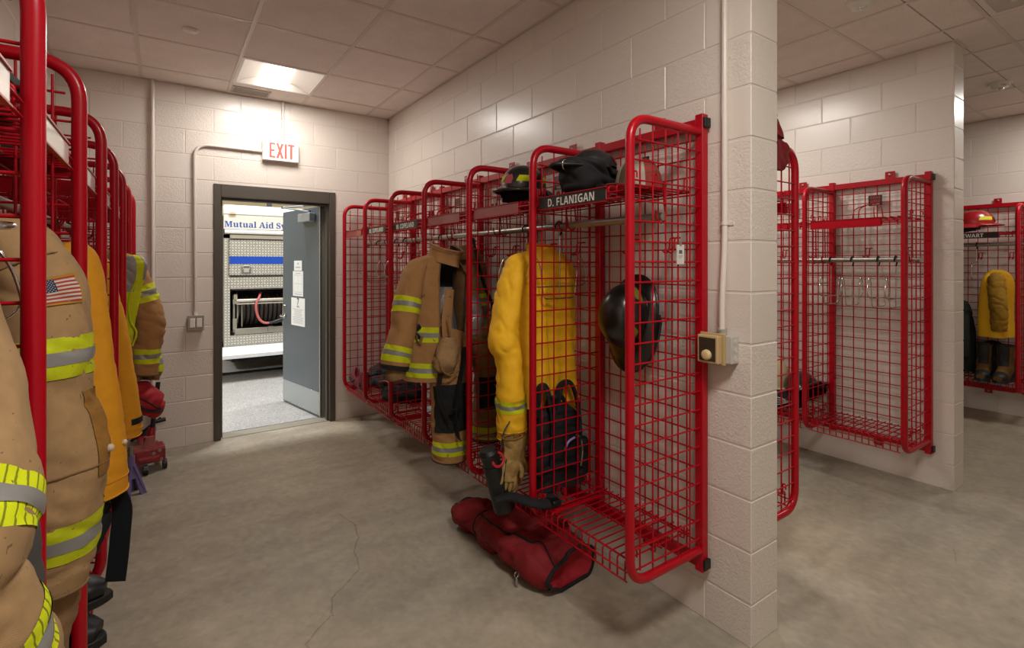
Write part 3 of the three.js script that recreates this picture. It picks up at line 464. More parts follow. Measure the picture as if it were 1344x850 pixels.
// ---------------------------------------------------------------- red wire gear lockers
const LW = 0.5967, LD = 0.465, HT = 2.046, HB = 0.309, PR = 0.0175, WR = 0.0035;
const SHELF = 1.802, BASE = 0.378, RODY = 1.685, RODZ = 0.25;
const G = {};
{
  const loop = []; G.hoop = pipe([[0, HT, 0.03], [0, HT, LD], [0, HB, LD], [0, HB, 0.03]], PR, 0.105, 14, 10);
  G.post = chamfer(0.038, 1.9, 0.038, 0.003, 0, 1.17, 0.033);
  const side = []; for (const z of [0.11, 0.186, 0.262, 0.338, 0.41]) side.push(rod([0, HB + (z > 0.4 ? 0.04 : 0), z], [0, HT - (z > 0.4 ? 0.04 : 0), z], WR));
  for (let y = 0.362; y < 2.01; y += 0.0762) side.push(rod([WR * 1.6, y, 0.04], [WR * 1.6, y, y > 1.96 || y < 0.4 ? LD - 0.03 : LD - 0.008], WR));
  G.side = merge(side);
  const back = []; for (let x = 0.07; x < LW - 0.03; x += 0.0762) back.push(rod([x, 0.25, 0.036], [x, 2.08, 0.036], WR));
  for (let y = 0.34; y < 2.04; y += 0.0762) back.push(rod([0.02, y, 0.0425], [LW, y, 0.0425], WR));
  G.back = merge(back);
  G.rail = chamfer(LW - 0.001, 0.04, 0.036, 0.002, LW / 2 + 0.0195, 2.082, 0.032); G.rail0 = chamfer(LW - 0.001, 0.04, 0.036, 0.002, LW / 2 + 0.0195, 0.255, 0.032);
  const shelf = (y, lip, n) => { const o = []; for (let i = 0; i < n; i++) { const x = 0.04 + i * (LW - 0.08) / (n - 1); o.push(pipe([[x, y, 0.06], [x, y, 0.447], [x, y - lip, 0.447]], WR, 0.012, 6, 3)); }
    for (const z of [0.075, 0.255, 0.425]) o.push(rod([0.025, y - WR * 2, z], [LW - 0.025, y - WR * 2, z], WR * 1.15)); for (const yy of [y - lip, y - lip * 0.5]) o.push(rod([0.025, yy, 0.447 + WR * 2], [LW - 0.025, yy, 0.447 + WR * 2], WR));
    for (const x of [0.036, LW - 0.02]) for (const z of [0.12, 0.3, 0.42]) { const s = x < 0.1 ? -1 : 1; o.push(pipe([[x - s * 0.03, y - WR * 2, z], [x, y - WR * 2, z], [x, y + 0.045, z], [x + s * 0.014, y + 0.045, z], [x + s * 0.014, y + 0.02, z]], WR, 0.008, 6, 3)); }
    return merge(o); };
  G.top = shelf(SHELF, 0.052, 13); G.bottom = shelf(BASE, 0.072, 14);
  G.holder = merge([span(0.036, 0.47, 1.742, 1.802, 0.452, 0.4545), span(0.036, 0.47, 1.742, 1.746, 0.4545, 0.4615), span(0.036, 0.47, 1.798, 1.802, 0.4545, 0.4615)]);
  G.plate = new THREE.BoxGeometry(0.428, 0.05, 0.0025); G.plate.translate(0.253, 1.772, 0.457);
  
  const hk = (x, RODY) => { const s = 0.02; return pipe([[x, SHELF + 0.02, RODZ + 0.012], [x, SHELF + 0.02, RODZ - 0.012], [x, RODY + 0.045, RODZ - 0.018], [x, RODY, RODZ - 0.03], [x, RODY - 0.03, RODZ], [x, RODY - 0.01, RODZ + 0.03], [x, RODY + 0.025, RODZ + 0.034]], 0.0042, 0.018, 6, 4); };
  G.hook = hk;
  G.tab = merge([chamfer(0.06, 0.055, 0.006, 0.002, 0.37, 2.128, 0.017)]); G.tab0 = chamfer(0.06, 0.05, 0.006, 0.002, 0.3, 0.212, 0.017);
  G.tabBolt = xf(new THREE.SphereGeometry(0.011, 10, 6), { t: [0.37, 2.132, 0.021], s: [1, 1, 0.5] }); G.tabBolt0 = xf(new THREE.SphereGeometry(0.011, 10, 6), { t: [0.3, 0.207, 0.021], s: [1, 1, 0.5] });
  G.label = new THREE.BoxGeometry(0.085, 0.075, 0.002); G.label.translate(0.29, 1.955, 0.048);
  const arch = (x, w, h, z0) => pipe([[x - w, SHELF + 0.006, z0], [x - w * 0.9, SHELF + h * 0.7, z0], [x - w * 0.35, SHELF + h, z0 - 0.1], [x + w * 0.35, SHELF + h, z0 - 0.1], [x + w * 0.9, SHELF + h * 0.7, z0], [x + w, SHELF + 0.006, z0]], WR, 0.03, 6, 4);
  G.helmetRack = merge([arch(0.29, 0.095, 0.125, 0.18), arch(0.29, 0.05, 0.125, 0.2)]);
  const dh = (x, y) => [pipe([[x, y, 0.047], [x, y, 0.075], [x, y - 0.05, 0.08], [x, y - 0.07, 0.1], [x, y - 0.055, 0.125]], 0.004, 0.015, 6, 3), pipe([[x + 0.025, y, 0.047], [x + 0.025, y, 0.075], [x + 0.025, y - 0.05, 0.08], [x + 0.025, y - 0.07, 0.1], [x + 0.025, y - 0.055, 0.125]], 0.004, 0.015, 6, 3), rod([x - 0.008, y, 0.049], [x + 0.033, y, 0.049], 0.004), rod([x - 0.008, y - 0.05, 0.078], [x + 0.033, y - 0.05, 0.078], 0.004)];
  G.coatHook = merge(dh(0.24, 1.61)); G.coatHook2 = merge(dh(0.47, 1.61));
}
const gearLabel = canvasTex(128, 112, (x, w, h) => { x.fillStyle = '#16120f'; x.fillRect(0, 0, w, h); x.fillStyle = '#b52b32'; x.font = 'bold 40px sans-serif'; x.textAlign = 'center'; x.fillText('GEAR', w / 2, 38); x.fillText('GRID', w / 2, 76); x.fillStyle = '#b9b2a8'; x.fillRect(24, 88, 80, 5); x.fillRect(34, 99, 60, 4); });
const labelMat = S(0xffffff, 0.4, { map: gearLabel });
const plateTex = (txt) => canvasTex(1024, 120, (x, w, h) => { x.fillStyle = '#101412'; x.fillRect(0, 0, w, h); x.fillStyle = '#d9d5cc'; x.font = 'bold 116px sans-serif'; x.textAlign = 'center'; x.textBaseline = 'middle'; x.fillText(txt, w * 0.5, h * 0.53, w * 0.86); });
const plateBlank = P(0x9c4a4a, 0.35, { clearcoat: 0.4 }), plateWhite = P(0xd9d6cf, 0.25, { clearcoat: 0.6 });
const lockers = {};
// frame: origin at the wall, x along the row, z out from the wall
function locker(key, label, pos, turn, { hoops = [1], ends = [], text = null, blank = plateBlank, rodTo = LW + 0.019, rodY = RODY, hook = true, noPlate = false, rack = false } = {}) {
  const t = thing('gear_locker', label, 'locker', pos, 'red wire gear lockers'); t.rotation.y = turn; lockers[key] = t;
  for (const h of hoops) {
    const x = h ? LW : 0; const add = (n, g) => { const m = mesh(n, g, n.includes('mesh') ? redWire : redMat, t); m.position.x = x; return m; };
    add('side_hoop', G.hoop); const s = add('side_mesh', G.side); if (!h) s.scale.x = -1; add('back_post', G.post);
  }
  mesh('back_mesh', G.back, redWire, t); mesh('top_rail', G.rail, redMat, t); mesh('bottom_rail', G.rail0, redMat, t);
  mesh('top_shelf', G.top, redWire, t); mesh('bottom_shelf', G.bottom, redWire, t);
  mesh('hanging_rod', rod([0.0196, rodY, RODZ], [rodTo, rodY, RODZ], 0.0165, 14, 0.0165, true), steel, t); mesh('rod_hook', G.hook(0.034, rodY), redWire, t); mesh('rod_hook', G.hook(LW - 0.03, rodY), redWire, t);
  const tb = mesh('mounting_tab', G.tab, redMat, t); mesh('bolt', G.tabBolt, bolt, tb); const tb0 = mesh('mounting_tab', G.tab0, redMat, t); mesh('bolt', G.tabBolt0, bolt, tb0);
  if (!noPlate) { const h = mesh('name_holder', G.holder, redMat, t); mesh('name_plate', G.plate, text ? S(0xffffff, 0.4, { map: plateTex(text) }) : blank, h); }
  mesh('warning_label', G.label, labelMat, t); if (rack) mesh('helmet_rack', G.helmetRack, redWire, t); if (hook) { mesh('coat_hook', G.coatHook, redWire, t); mesh('coat_hook', G.coatHook2, redWire, t); }
  for (const e of ends) { const x = e ? LW + 0.03 : -0.0; for (const y of [2.082, 0.255]) { if (!e) mesh('rail_end', span(x - 0.019, 0.0195, y - 0.019, y + 0.019, 0.014, 0.05), redMat, t); mesh('end_cap', rbox(0.012, 0.041, 0.04, 0.003, e ? LW + 0.025 : -0.025, y, 0.032), blackPlastic, t); } }
  return t;
}
const HP = Math.PI / 2;
const A0 = 0.082;   // center wall, left face: dividers from the corner outwards
const aT = ['M. COPELAND', 'W. COPELAND', 'D. FLANIGAN'];
[['red wire locker in the corner right beside the door frame', null], ['red wire locker holding a heap of black and red gear', aT[0]], ['red wire locker with a white lettered plate and an empty base shelf', aT[1]], ['red wire locker with the tan turnout coat hanging out of it', null], ['red wire locker holding the yellow jacket and black pack', null], ['red wire locker with the black helmet hung inside, end of its row', aT[2]]]
  .forEach(([l, tx], i) => locker('A' + i, l, [-0.0005, 0, A0 + i * LW], -HP, { hoops: i ? [1] : [0, 1], ends: i === 5 ? [1] : i ? [] : [0], text: tx, rack: i === 1 || i === 2, rodTo: i === 5 ? LW - 0.02 : LW }));
const L0 = 4.33 - 0.0;  // left wall: local x runs away from the camera
['red wire locker holding the near striped tan sleeve', 'red wire locker holding the tan coat with the flag patch', 'red wire locker holding the broad yellow coat and black trousers', 'red wire locker between the two yellow coats', 'red wire locker holding the narrow yellow coat', 'red wire locker holding the tan coat with lime vest', 'red wire locker above the red floor jack']
  .forEach((l, i) => locker('L' + i, l, [LX + 0.0005, 0, L0 - i * LW], HP, { hoops: i ? [1] : [0, 1], ends: i ? [] : [0], blank: plateWhite }));
['red wire locker behind the wall end with red cloth on its shelf', 'red wire locker behind the wall end, second along'].forEach((l, i) => locker('R' + i, l, [AT + 0.0005, 0, 3.7 - i * LW], HP, { hoops: i ? [1] : [0, 1], ends: i ? [] : [0] }));
const B0 = 3.735;
['empty red wire locker at the end of the second dividing wall', 'red wire locker with the beige helmet and black gear'].forEach((l, i) => locker('B' + i, l, [BX - 0.0005, 0, B0 - (i + 1) * LW], -HP, { hoops: i ? [1] : [1], ends: i ? [] : [1], blank: redMat, rodY: 1.525, rack: i === 0 }));
const C0 = 3.755;
locker('C0', 'red wire locker with red helmet, yellow jacket and boots', [CX - 0.0005, 0, C0 - LW], -HP, { hoops: [0, 1], text: 'STEWART' });
locker('C1', 'red wire locker next to the one with red helmet', [CX - 0.0005, 0, C0], -HP, { ends: [1] });

// ---------------------------------------------------------------- cloth and soft things
const weave = (() => { const N = 128; return texture(N, (x, y) => { const t = ((x + y) % 16) / 16; return 0.5 + 0.5 * Math.sin(t * 6.283) * (0.7 + 0.3 * Math.sin(y / N * 6.283 * 16)); }, false, 1 / 0.024); })();
const dA = fbm(512, 6, 4, 401), dB = fbm(512, 40, 3, 405), dC = tileNoise(512, 90, 409), dD = fbm(512, 3, 3, 411);
const dirt = (k, spots) => texture(512, (x, y, i) => { let v = 1 - k * (0.6 * (1 - dA[i]) + 0.4 * (1 - dB[i])) * 1.1; if (dC[i] > spots && dB[i] > 0.5) v *= 0.45 + 0.5 * (1 - dB[i]);  return [255 * v, 253 * v, 250 * v]; }, true, 1 / 0.55);
const dirtSoft = dirt(0.1, 0.995), dirtHard = dirt(0.42, 0.93), dirtTan = dirt(0.22, 0.955);
const cloth = (c, map = dirtSoft, rough = 0.92, bs = 0.00016) => P(c, rough, { map, bumpMap: weave, bumpScale: bs, sheen: 0.25, sheenRoughness: 0.6 });
const tan = cloth(0xb18f63, dirtTan), tanBrown = cloth(0xac8050, dirtSoft), tanDark = cloth(0x98774f, dirtTan), gold = cloth(0xa9782f, dirtHard), yellow = cloth(0xffc61a, dirtSoft, 0.75), yellowDeep = cloth(0xe8a015, dirtSoft, 0.82), blackCloth = cloth(0x15171a, dirtSoft, 0.85), navy = cloth(0x10161d, dirtSoft, 0.85), greyCloth = cloth(0x4a4a46, dirtSoft), redCloth = cloth(0x8f131c, dirtTan, 0.8), redBright = cloth(0xa81222, dirtSoft, 0.75), oliveGlove = cloth(0xbf9c5c, dirtHard, 0.9), orange = cloth(0xe0402a, dirtSoft, 0.8);
const lime = P(0xd4e000, 0.75, { map: dirtSoft, bumpMap: weave, bumpScale: 0.0004 }), limeDirty = P(0xd4e000, 0.75, { map: dirtTan, bumpMap: weave, bumpScale: 0.0004 }), silver = P(0x8b8a86, 0.5, { metalness: 0.15 }), foil = P(0xa5a5a8, 0.35, { metalness: 0.55, bumpMap: blockBumpSmooth, bumpScale: 0.006 });
const rubber = P(0x0d0e0e, 0.5), helmetBlack = P(0x0b0c0b, 0.3, { clearcoat: 0.5, clearcoatRoughness: 0.15 });

function grid(f, nu, nv, su = 1, sv = 1) {     // f(u, v) -> Vector3
  const pos = [], uv = [], idx = [], w = nv + 1;
  for (let i = 0; i <= nu; i++) for (let j = 0; j <= nv; j++) { const p = f(i / nu, j / nv); pos.push(p.x, p.y, p.z); uv.push(j / nv * sv, i / nu * su); }
  for (let i = 0; i < nu; i++) for (let j = 0; j < nv; j++) { const a = i * w + j, b = a + w; idx.push(a, b, a + 1, a + 1, b, b + 1); }
  const g = new THREE.BufferGeometry(); g.setAttribute('position', new THREE.Float32BufferAttribute(pos, 3)); g.setAttribute('uv', new THREE.Float32BufferAttribute(uv, 2)); g.setIndex(idx); g.computeVertexNormals();
  // close the shading seam
  const p0 = f(0.5, 0), p1 = f(0.5, 1); if (p0.distanceTo(p1) < 1e-5) { const n = g.attributes.normal; for (let i = 0; i <= nu; i++) { const a = i * w, b = a + nv; const x = n.getX(a) + n.getX(b), y = n.getY(a) + n.getY(b), z = n.getZ(a) + n.getZ(b), l = Math.hypot(x, y, z) || 1; n.setXYZ(a, x / l, y / l, z / l); n.setXYZ(b, x / l, y / l, z / l); } }
  return g;
}
// rings: [x, y, z, a, b] (section half sizes along ax and across); folds: [amp, fx, fy, fz]
function surf(rings, { ax = [1, 0, 0], e = 2, folds = [], seed = 0, crease = 0, lobes = null } = {}) {
  const n = rings.length - 1, AX = V(...ax);
  const c3 = new THREE.CatmullRomCurve3(rings.map(r => V(r[0], r[1], r[2])), false, 'catmullrom', 0.5), s3 = new THREE.CatmullRomCurve3(rings.map(r => V(r[3], r[4], r[5] || 0)), false, 'catmullrom', 0.5);
  const f = (u, v, off = 0) => {
    u = clamp(u, 0, 1); const C = c3.getPoint(u), q = s3.getPoint(u), T = c3.getTangent(u); const A = AX.clone().addScaledVector(T, -AX.dot(T)).normalize(), B = T.clone().cross(A);
    const th = v * 2 * Math.PI + q.z, c = Math.cos(th), s = Math.sin(th), ce = Math.sign(c) * Math.pow(Math.abs(c), 2 / e), se = Math.sign(s) * Math.pow(Math.abs(s), 2 / e);
    const d = V().addScaledVector(A, ce * q.x).addScaledVector(B, se * q.y), N = V().addScaledVector(A, ce * q.y).addScaledVector(B, se * q.x).normalize(), p = C.clone().add(d);
    let w = off; const sd = seed * 13.7;
    for (const [amp, fx, fy, fz] of folds) { const m = noise(p.x * fx + sd, p.y * fy - sd, p.z * fz + sd * 0.5); w += amp * m * 2; }
    if (crease) { const m = noise(p.x * 9 + sd + p.y * 4, p.y * 15 - sd, p.z * 9); w += crease * (1 - Math.min(1, Math.abs(m) * 5)) * -1 + crease * 0.5; }
    if (lobes) w += lobes[0] * Math.cos(th * lobes[1] + sd + 2.5 * noise(u * 3, sd, 0)) * smooth(lobes[2] ?? 0, (lobes[2] ?? 0) + 0.25, u);
    return p.addScaledVector(N, w);
  };
  let L = 0, R = 0; for (let i = 0; i < 20; i++) L += c3.getPoint(i / 20).distanceTo(c3.getPoint((i + 1) / 20)); for (const r of rings) R += (r[3] + r[4]) * Math.PI / rings.length;
  f.patch = (u0, u1, v0, v1, nu, nv, off = 0, unit = false) => grid((a, b) => f(lerp(u0, u1, a), lerp(v0, v1, b), off), nu, nv, unit ? 1 : (u1 - u0) * L, unit ? 1 : (v1 - v0) * R);
  f.all = (nu = 56, nv = 40, off = 0) => f.patch(0, 1, 0, 1, nu, nv, off);
  f.cap = (u, off = -0.004) => { const q = []; for (let j = 0; j <= 28; j++) q.push(f(u, j / 28, off)); const c = V(); q.forEach(p => c.add(p)); c.divideScalar(q.length); return grid((a, b) => c.clone().lerp(f(u, b, off), a), 3, 28); };
  f.y = (y) => { let lo = 0, hi = 1; for (let i = 0; i < 30; i++) { const m = (lo + hi) / 2; if (c3.getPoint(m).y > y) lo = m; else hi = m; } return (lo + hi) / 2; };
  f.ring = (u, off, v0 = 0, v1 = 1, k = 40) => { const o = []; for (let j = 0; j <= k; j++) o.push(f(u, lerp(v0, v1, j / k), off)); return o; };
  return f;
}
function trim(parent, f, u0, u1, v0 = 0, v1 = 1, m = lime, off = 0.0015) {
  const t = mesh('reflective_trim', f.patch(u0, u1, v0, v1, 8, 48, off), m, parent);
  mesh('silver_stripe', f.patch(lerp(u0, u1, 0.34), lerp(u0, u1, 0.66), v0, v1, 4, 48, off + 0.0012), silver, t); return t;
}
function sleeve(parent, name, rings, mat, o = {}) {
  const f = surf(rings, { folds: [[0.006, 5, 3, 5], [0.0035, 14, 9, 14]], crease: 0.004, ...o });
  const m = mesh(name, [f.all(o.nu || 70, o.nv || 44), ...(o.open ? [] : [f.cap(1, -0.003)]), ...(o.top ? [f.cap(0)] : [])], mat, parent);
  if (o.hem !== false) mesh('hem', sweep(f.ring(0.992, 0.0015), 0.0035, 6), o.hemMat || mat, m);
  if (o.seam) for (const u of o.seam) mesh('seam', sweep(f.ring(u, 0.0012), 0.0022, 5), o.hemMat || mat, m);
  for (const [a, b, c, d] of o.bands || []) trim(m, f, f.y(a), f.y(b), c ?? 0, d ?? 1, o.lime || lime);
  m.f = f; return m;
}
function hanger(pos, label, turn = 0, long = 0.2) {
  const t = thing('wire_hanger', label, 'hanger', pos, 'bent wire gear hangers'); t.rotation.y = turn;
  mesh('hook', sweep(curve([[-0.024, -0.012, 0], [-0.024, 0.008, 0], [0, 0.0235, 0], [0.024, 0.006, 0], [0.016, -0.024, 0], [0.002, -0.045, 0]], 20), 0.0048, 8), blackPlastic, t);
  mesh('shank', rod([0.002, -0.04, 0], [0, -long - 0.16, 0], 0.003, 6), chrome, t);
  const y = -long; mesh('frame', [pipe([[-0.1, y - 0.16, 0], [-0.12, y + 0.0, 0], [-0.145, y + 0.05, 0], [-0.17, y - 0.0, 0], [-0.185, y - 0.07, 0], [-0.15, y - 0.1, 0.004], [0.15, y - 0.1, 0.004], [0.185, y - 0.07, 0], [0.17, y, 0], [0.145, y + 0.05, 0], [0.12, y, 0], [0.1, y - 0.16, 0]], 0.0034, 0.025, 6, 5, true)], chrome, t);
  return t;
}

// ---------------------------------------------------------------- left row: gear hanging into the aisle
// origin of each thing at its own base; rings are world coordinates shifted by `at`
const rel = (at, rings) => rings.map(r => [r[0] - at[0], r[1] - at[1], r[2] - at[2], r[3], r[4], r[5] || 0]);
const flagTex = canvasTex(512, 320, (x, w, h) => {
  x.fillStyle = '#c9962f'; x.fillRect(0, 0, w, h); const m = 22, W = w - 2 * m, H = h - 2 * m;
  for (let i = 0; i < 13; i++) { x.fillStyle = i % 2 ? '#e6ddce' : '#c2483c'; x.fillRect(m, m + i * H / 13, W, H / 13 + 1); }
  x.fillStyle = '#2b3f63'; x.fillRect(m, m, W * 0.45, H * 7 / 13); x.fillStyle = '#e6e0d4';
  for (let r = 0; r < 9; r++) for (let c = 0; c < (r % 2 ? 5 : 6); c++) { const cx = m + W * 0.45 * ((c + (r % 2 ? 1 : 0.5)) / 6), cy = m + H * 7 / 13 * ((r + 0.7) / 9.4); x.beginPath(); for (let k = 0; k < 10; k++) { const a = k * Math.PI / 5 - Math.PI / 2, q = k % 2 ? 4 : 9; x.lineTo(cx + q * Math.cos(a), cy + q * Math.sin(a)); } x.fill(); }
});
{ // coat with flag patch
  const at = [-2.2, 0.75, 3.43], t = thing('turnout_coat', 'soiled tan turnout coat with a flag patch on its sleeve', 'coat', at);
  const body = surf(rel(at, [[-2.29, 1.6, 3.4, 0.03, 0.03], [-2.28, 1.565, 3.4, 0.1, 0.07], [-2.275, 1.51, 3.41, 0.17, 0.1], [-2.27, 1.4, 3.42, 0.2, 0.13], [-2.275, 1.1, 3.42, 0.2, 0.14], [-2.28, 0.85, 3.42, 0.2, 0.15]]), { e: 2.4, folds: [[0.012, 6, 2, 6], [0.004, 14, 8, 14]], seed: 2 });
  mesh('body', [body.all(50, 44), body.cap(1)], tan, t); trim(t.children[0], body, body.y(0.95 - at[1]), body.y(0.87 - at[1]));
  const col = surf(rel(at, [[-2.28, 1.54, 3.42, 0.1, 0.085], [-2.28, 1.58, 3.43, 0.095, 0.085], [-2.28, 1.62, 3.44, 0.105, 0.09]]), { folds: [[0.006, 12, 8, 12]], seed: 4 });
  mesh('collar', [col.all(14, 40), col.patch(0, 1, 0, 1, 10, 40, -0.006)], tanDark, t);
  const s = sleeve(t, 'sleeve', rel(at, [[-2.2, 1.575, 3.44, 0.035, 0.05], [-2.165, 1.535, 3.45, 0.08, 0.085], [-2.117, 1.44, 3.46, 0.092, 0.1], [-2.1, 1.34, 3.47, 0.086, 0.1], [-2.095, 1.22, 3.475, 0.082, 0.098], [-2.088, 1.12, 3.48, 0.092, 0.1], [-2.082, 1.02, 3.485, 0.09, 0.1], [-2.085, 0.93, 3.48, 0.08, 0.09], [-2.092, 0.86, 3.475, 0.076, 0.085], [-2.098, 0.798, 3.475, 0.068, 0.078]]), tan, { seed: 7, top: true, bands: [[1.336 - at[1], 1.255 - at[1]], [0.962 - at[1], 0.88 - at[1]]], lime: limeDirty, seam: [0.63], hemMat: tanDark, folds: [[0.007, 5, 4, 5], [0.004, 13, 9, 13]], crease: 0.006 });
  const f = s.f;
  mesh('elbow_patch', f.patch(f.y(1.215 - at[1]), f.y(1.03 - at[1]), -0.12, 0.085, 24, 20, 0.0022), gold, s);
  mesh('shoulder_seam', sweep(f.ring(f.y(1.485 - at[1]), 0.001, 0.1, 0.45), 0.0018, 5), tanDark, s);
  mesh('flag_patch', f.patch(f.y(1.446 - at[1]), f.y(1.396 - at[1]), 0.232, 0.085, 10, 14, 0.0028, true), S(0xffffff, 0.85, { map: flagTex, bumpMap: weave, bumpScale: 0.0004 }), s);
  s.children.at(-1).geometry.attributes.uv.array.forEach((q, i, a) => { if (i % 2) a[i] = 1 - q; });
  mesh('snap', xf(new THREE.SphereGeometry(0.009, 10, 8), {}), P(0xb9aa90, 0.5), s).position.copy(f(f.y(1.075 - at[1]), 0.03, 0.004));
  const tr = thing('turnout_trousers', 'tan turnout trousers hanging below the flag patch coat', 'trousers', [-2.12, 0.42, 3.4]);
  sleeve(tr, 'leg', rel([-2.12, 0.42, 3.4], [[-2.12, 0.84, 3.42, 0.06, 0.07], [-2.115, 0.75, 3.43, 0.07, 0.09], [-2.13, 0.6, 3.43, 0.06, 0.08], [-2.14, 0.46, 3.42, 0.07, 0.09]]), tanDark, { seed: 9, top: true, bands: [[0.62 - 0.42, 0.55 - 0.42]] });
}
{ // near coat sleeve
  const at = [-2.2, 0.6, 3.92], t = thing('turnout_coat', 'tan turnout coat with slanted striped bands beside the first locker post', 'coat', at);
  const body = surf(rel(at, [[-2.3, 1.6, 3.98, 0.03, 0.03], [-2.3, 1.58, 3.98, 0.1, 0.07], [-2.3, 1.5, 3.98, 0.16, 0.1], [-2.31, 1.35, 3.98, 0.18, 0.12], [-2.31, 1.0, 3.98, 0.17, 0.13], [-2.31, 0.72, 3.98, 0.17, 0.14]]), { e: 2.4, folds: [[0.01, 6, 2, 6]], seed: 12 });
  mesh('body', [body.all(40, 40), body.cap(1)], tan, t);
  const lm = P(0xd4e000, 0.75, { map: texture(64, (x, y) => ((x + y * 0) % 16) < 3 ? [150, 150, 120] : [255, 255, 250], true, 1 / 0.055), bumpMap: weave, bumpScale: 0.0004 });
  const s = sleeve(t, 'sleeve', rel(at, [[-2.204, 1.482, 3.85, 0.03, 0.04], [-2.184, 1.442, 3.87, 0.07, 0.07], [-2.154, 1.372, 3.91, 0.085, 0.085], [-2.132, 1.292, 3.98, 0.092, 0.095], [-2.119, 1.222, 4.05, 0.096, 0.1], [-2.114, 1.167, 4.095, 0.094, 0.098], [-2.119, 1.117, 4.105, 0.08, 0.09], [-2.106, 1.052, 4.08, 0.09, 0.095], [-2.1, 0.992, 4.05, 0.096, 0.1], [-2.098, 0.932, 4.02, 0.102, 0.104], [-2.105, 0.812, 3.98, 0.1, 0.1], [-2.144, 0.692, 3.96, 0.085, 0.09]]), tan, { seed: 14, top: true, bands: [[1.208 - at[1], 1.168 - at[1]], [1.05 - at[1], 0.985 - at[1]]], lime: lm, seam: [0.7], hemMat: tanDark, crease: 0.005 });
  const g = thing('grey_trousers', 'grey work trousers leg hanging between the tan sleeve and locker post', 'trousers', [-2.12, 0.5, 3.78]);
  sleeve(g, 'leg', rel([-2.12, 0.5, 3.78], [[-2.15, 1.14, 3.785, 0.05, 0.04], [-2.115, 1.06, 3.785, 0.055, 0.045], [-2.11, 0.85, 3.785, 0.06, 0.04], [-2.12, 0.55, 3.785, 0.06, 0.04]]), greyCloth, { seed: 3, top: true, crease: 0.003 });
  const h = thing('coat_hook_ring', 'bright steel ring hanger at the first locker post', 'hanger', [-2.15, 1.55, 3.95]);
  mesh('ring', sweep(curve([[-0.12, 0.004, -0.03], [-0.02, 0.01, -0.045], [0.07, 0.006, -0.03], [0.085, 0.002, 0], [0.06, 0, 0.025], [-0.03, -0.004, 0.03], [-0.12, -0.006, 0.03]], 40), 0.0048, 8), chrome, h);
}
function rainSleeve(name, label, at, rings, mat, o) {
  const t = thing(name, label, 'coat', at, 'yellow brush coats on the left row'); const s = sleeve(t, 'sleeve', rel(at, rings), mat, { top: true, folds: [[0.007, 9, 1.6, 9], [0.003, 16, 6, 16]], crease: 0.003, seam: [0.9], ...o }); t.s = s;
  const [x, y, z] = at; const b = surf(rel(at, o.body), { e: 2.3, folds: [[0.012, 7, 1.5, 7]], seed: 21 }); mesh('body', [b.all(40, 40), b.cap(1)], mat, t); return t;
}
{
  const y1 = rainSleeve('brush_coat', 'broad plain yellow coat right behind the flag patch coat', [-2.178, 0.75, 2.86], [[-2.148, 1.55, 2.86, 0.03, 0.04], [-2.123, 1.51, 2.865, 0.06, 0.06], [-2.103, 1.4, 2.86, 0.068, 0.075], [-2.088, 1.25, 2.86, 0.07, 0.08], [-2.073, 1.1, 2.865, 0.07, 0.085], [-2.063, 0.95, 2.865, 0.072, 0.085], [-2.058, 0.84, 2.865, 0.074, 0.085], [-2.058, 0.76, 2.865, 0.074, 0.085]], yellowDeep, { seed: 31, body: [[-2.29, 1.6, 2.82, 0.04, 0.04], [-2.28, 1.54, 2.82, 0.13, 0.08], [-2.27, 1.4, 2.82, 0.17, 0.1], [-2.27, 1.0, 2.82, 0.17, 0.1], [-2.27, 0.76, 2.82, 0.17, 0.11]] });
  mesh('snap', new THREE.SphereGeometry(0.008, 10, 8), P(0xcfc6b4, 0.5), y1.s).position.copy(y1.s.f(0.75, 0.06, 0.003));
  const y2 = rainSleeve('brush_coat', 'narrow yellow coat with a black tab on its cuff', [-2.2, 0.6, 1.62], [[-2.17, 1.52, 1.62, 0.03, 0.04], [-2.145, 1.46, 1.62, 0.05, 0.06], [-2.105, 1.25, 1.63, 0.05, 0.065], [-2.075, 1.05, 1.63, 0.05, 0.065], [-2.055, 0.88, 1.63, 0.052, 0.065], [-2.045, 0.74, 1.63, 0.056, 0.065], [-2.04, 0.66, 1.63, 0.058, 0.065], [-2.042, 0.6, 1.63, 0.052, 0.062]], yellowDeep, { seed: 33, body: [[-2.29, 1.58, 1.6, 0.04, 0.04], [-2.28, 1.52, 1.6, 0.13, 0.08], [-2.26, 1.35, 1.6, 0.17, 0.1], [-2.25, 1.0, 1.6, 0.17, 0.1], [-2.24, 0.56, 1.6, 0.17, 0.11]] });
  const f = y2.s.f; mesh('cuff_tab', f.patch(f.y(0.695 - 0.6), f.y(0.665 - 0.6), -0.02, 0.2, 4, 10, 0.003), blackCloth, y2.s);
}
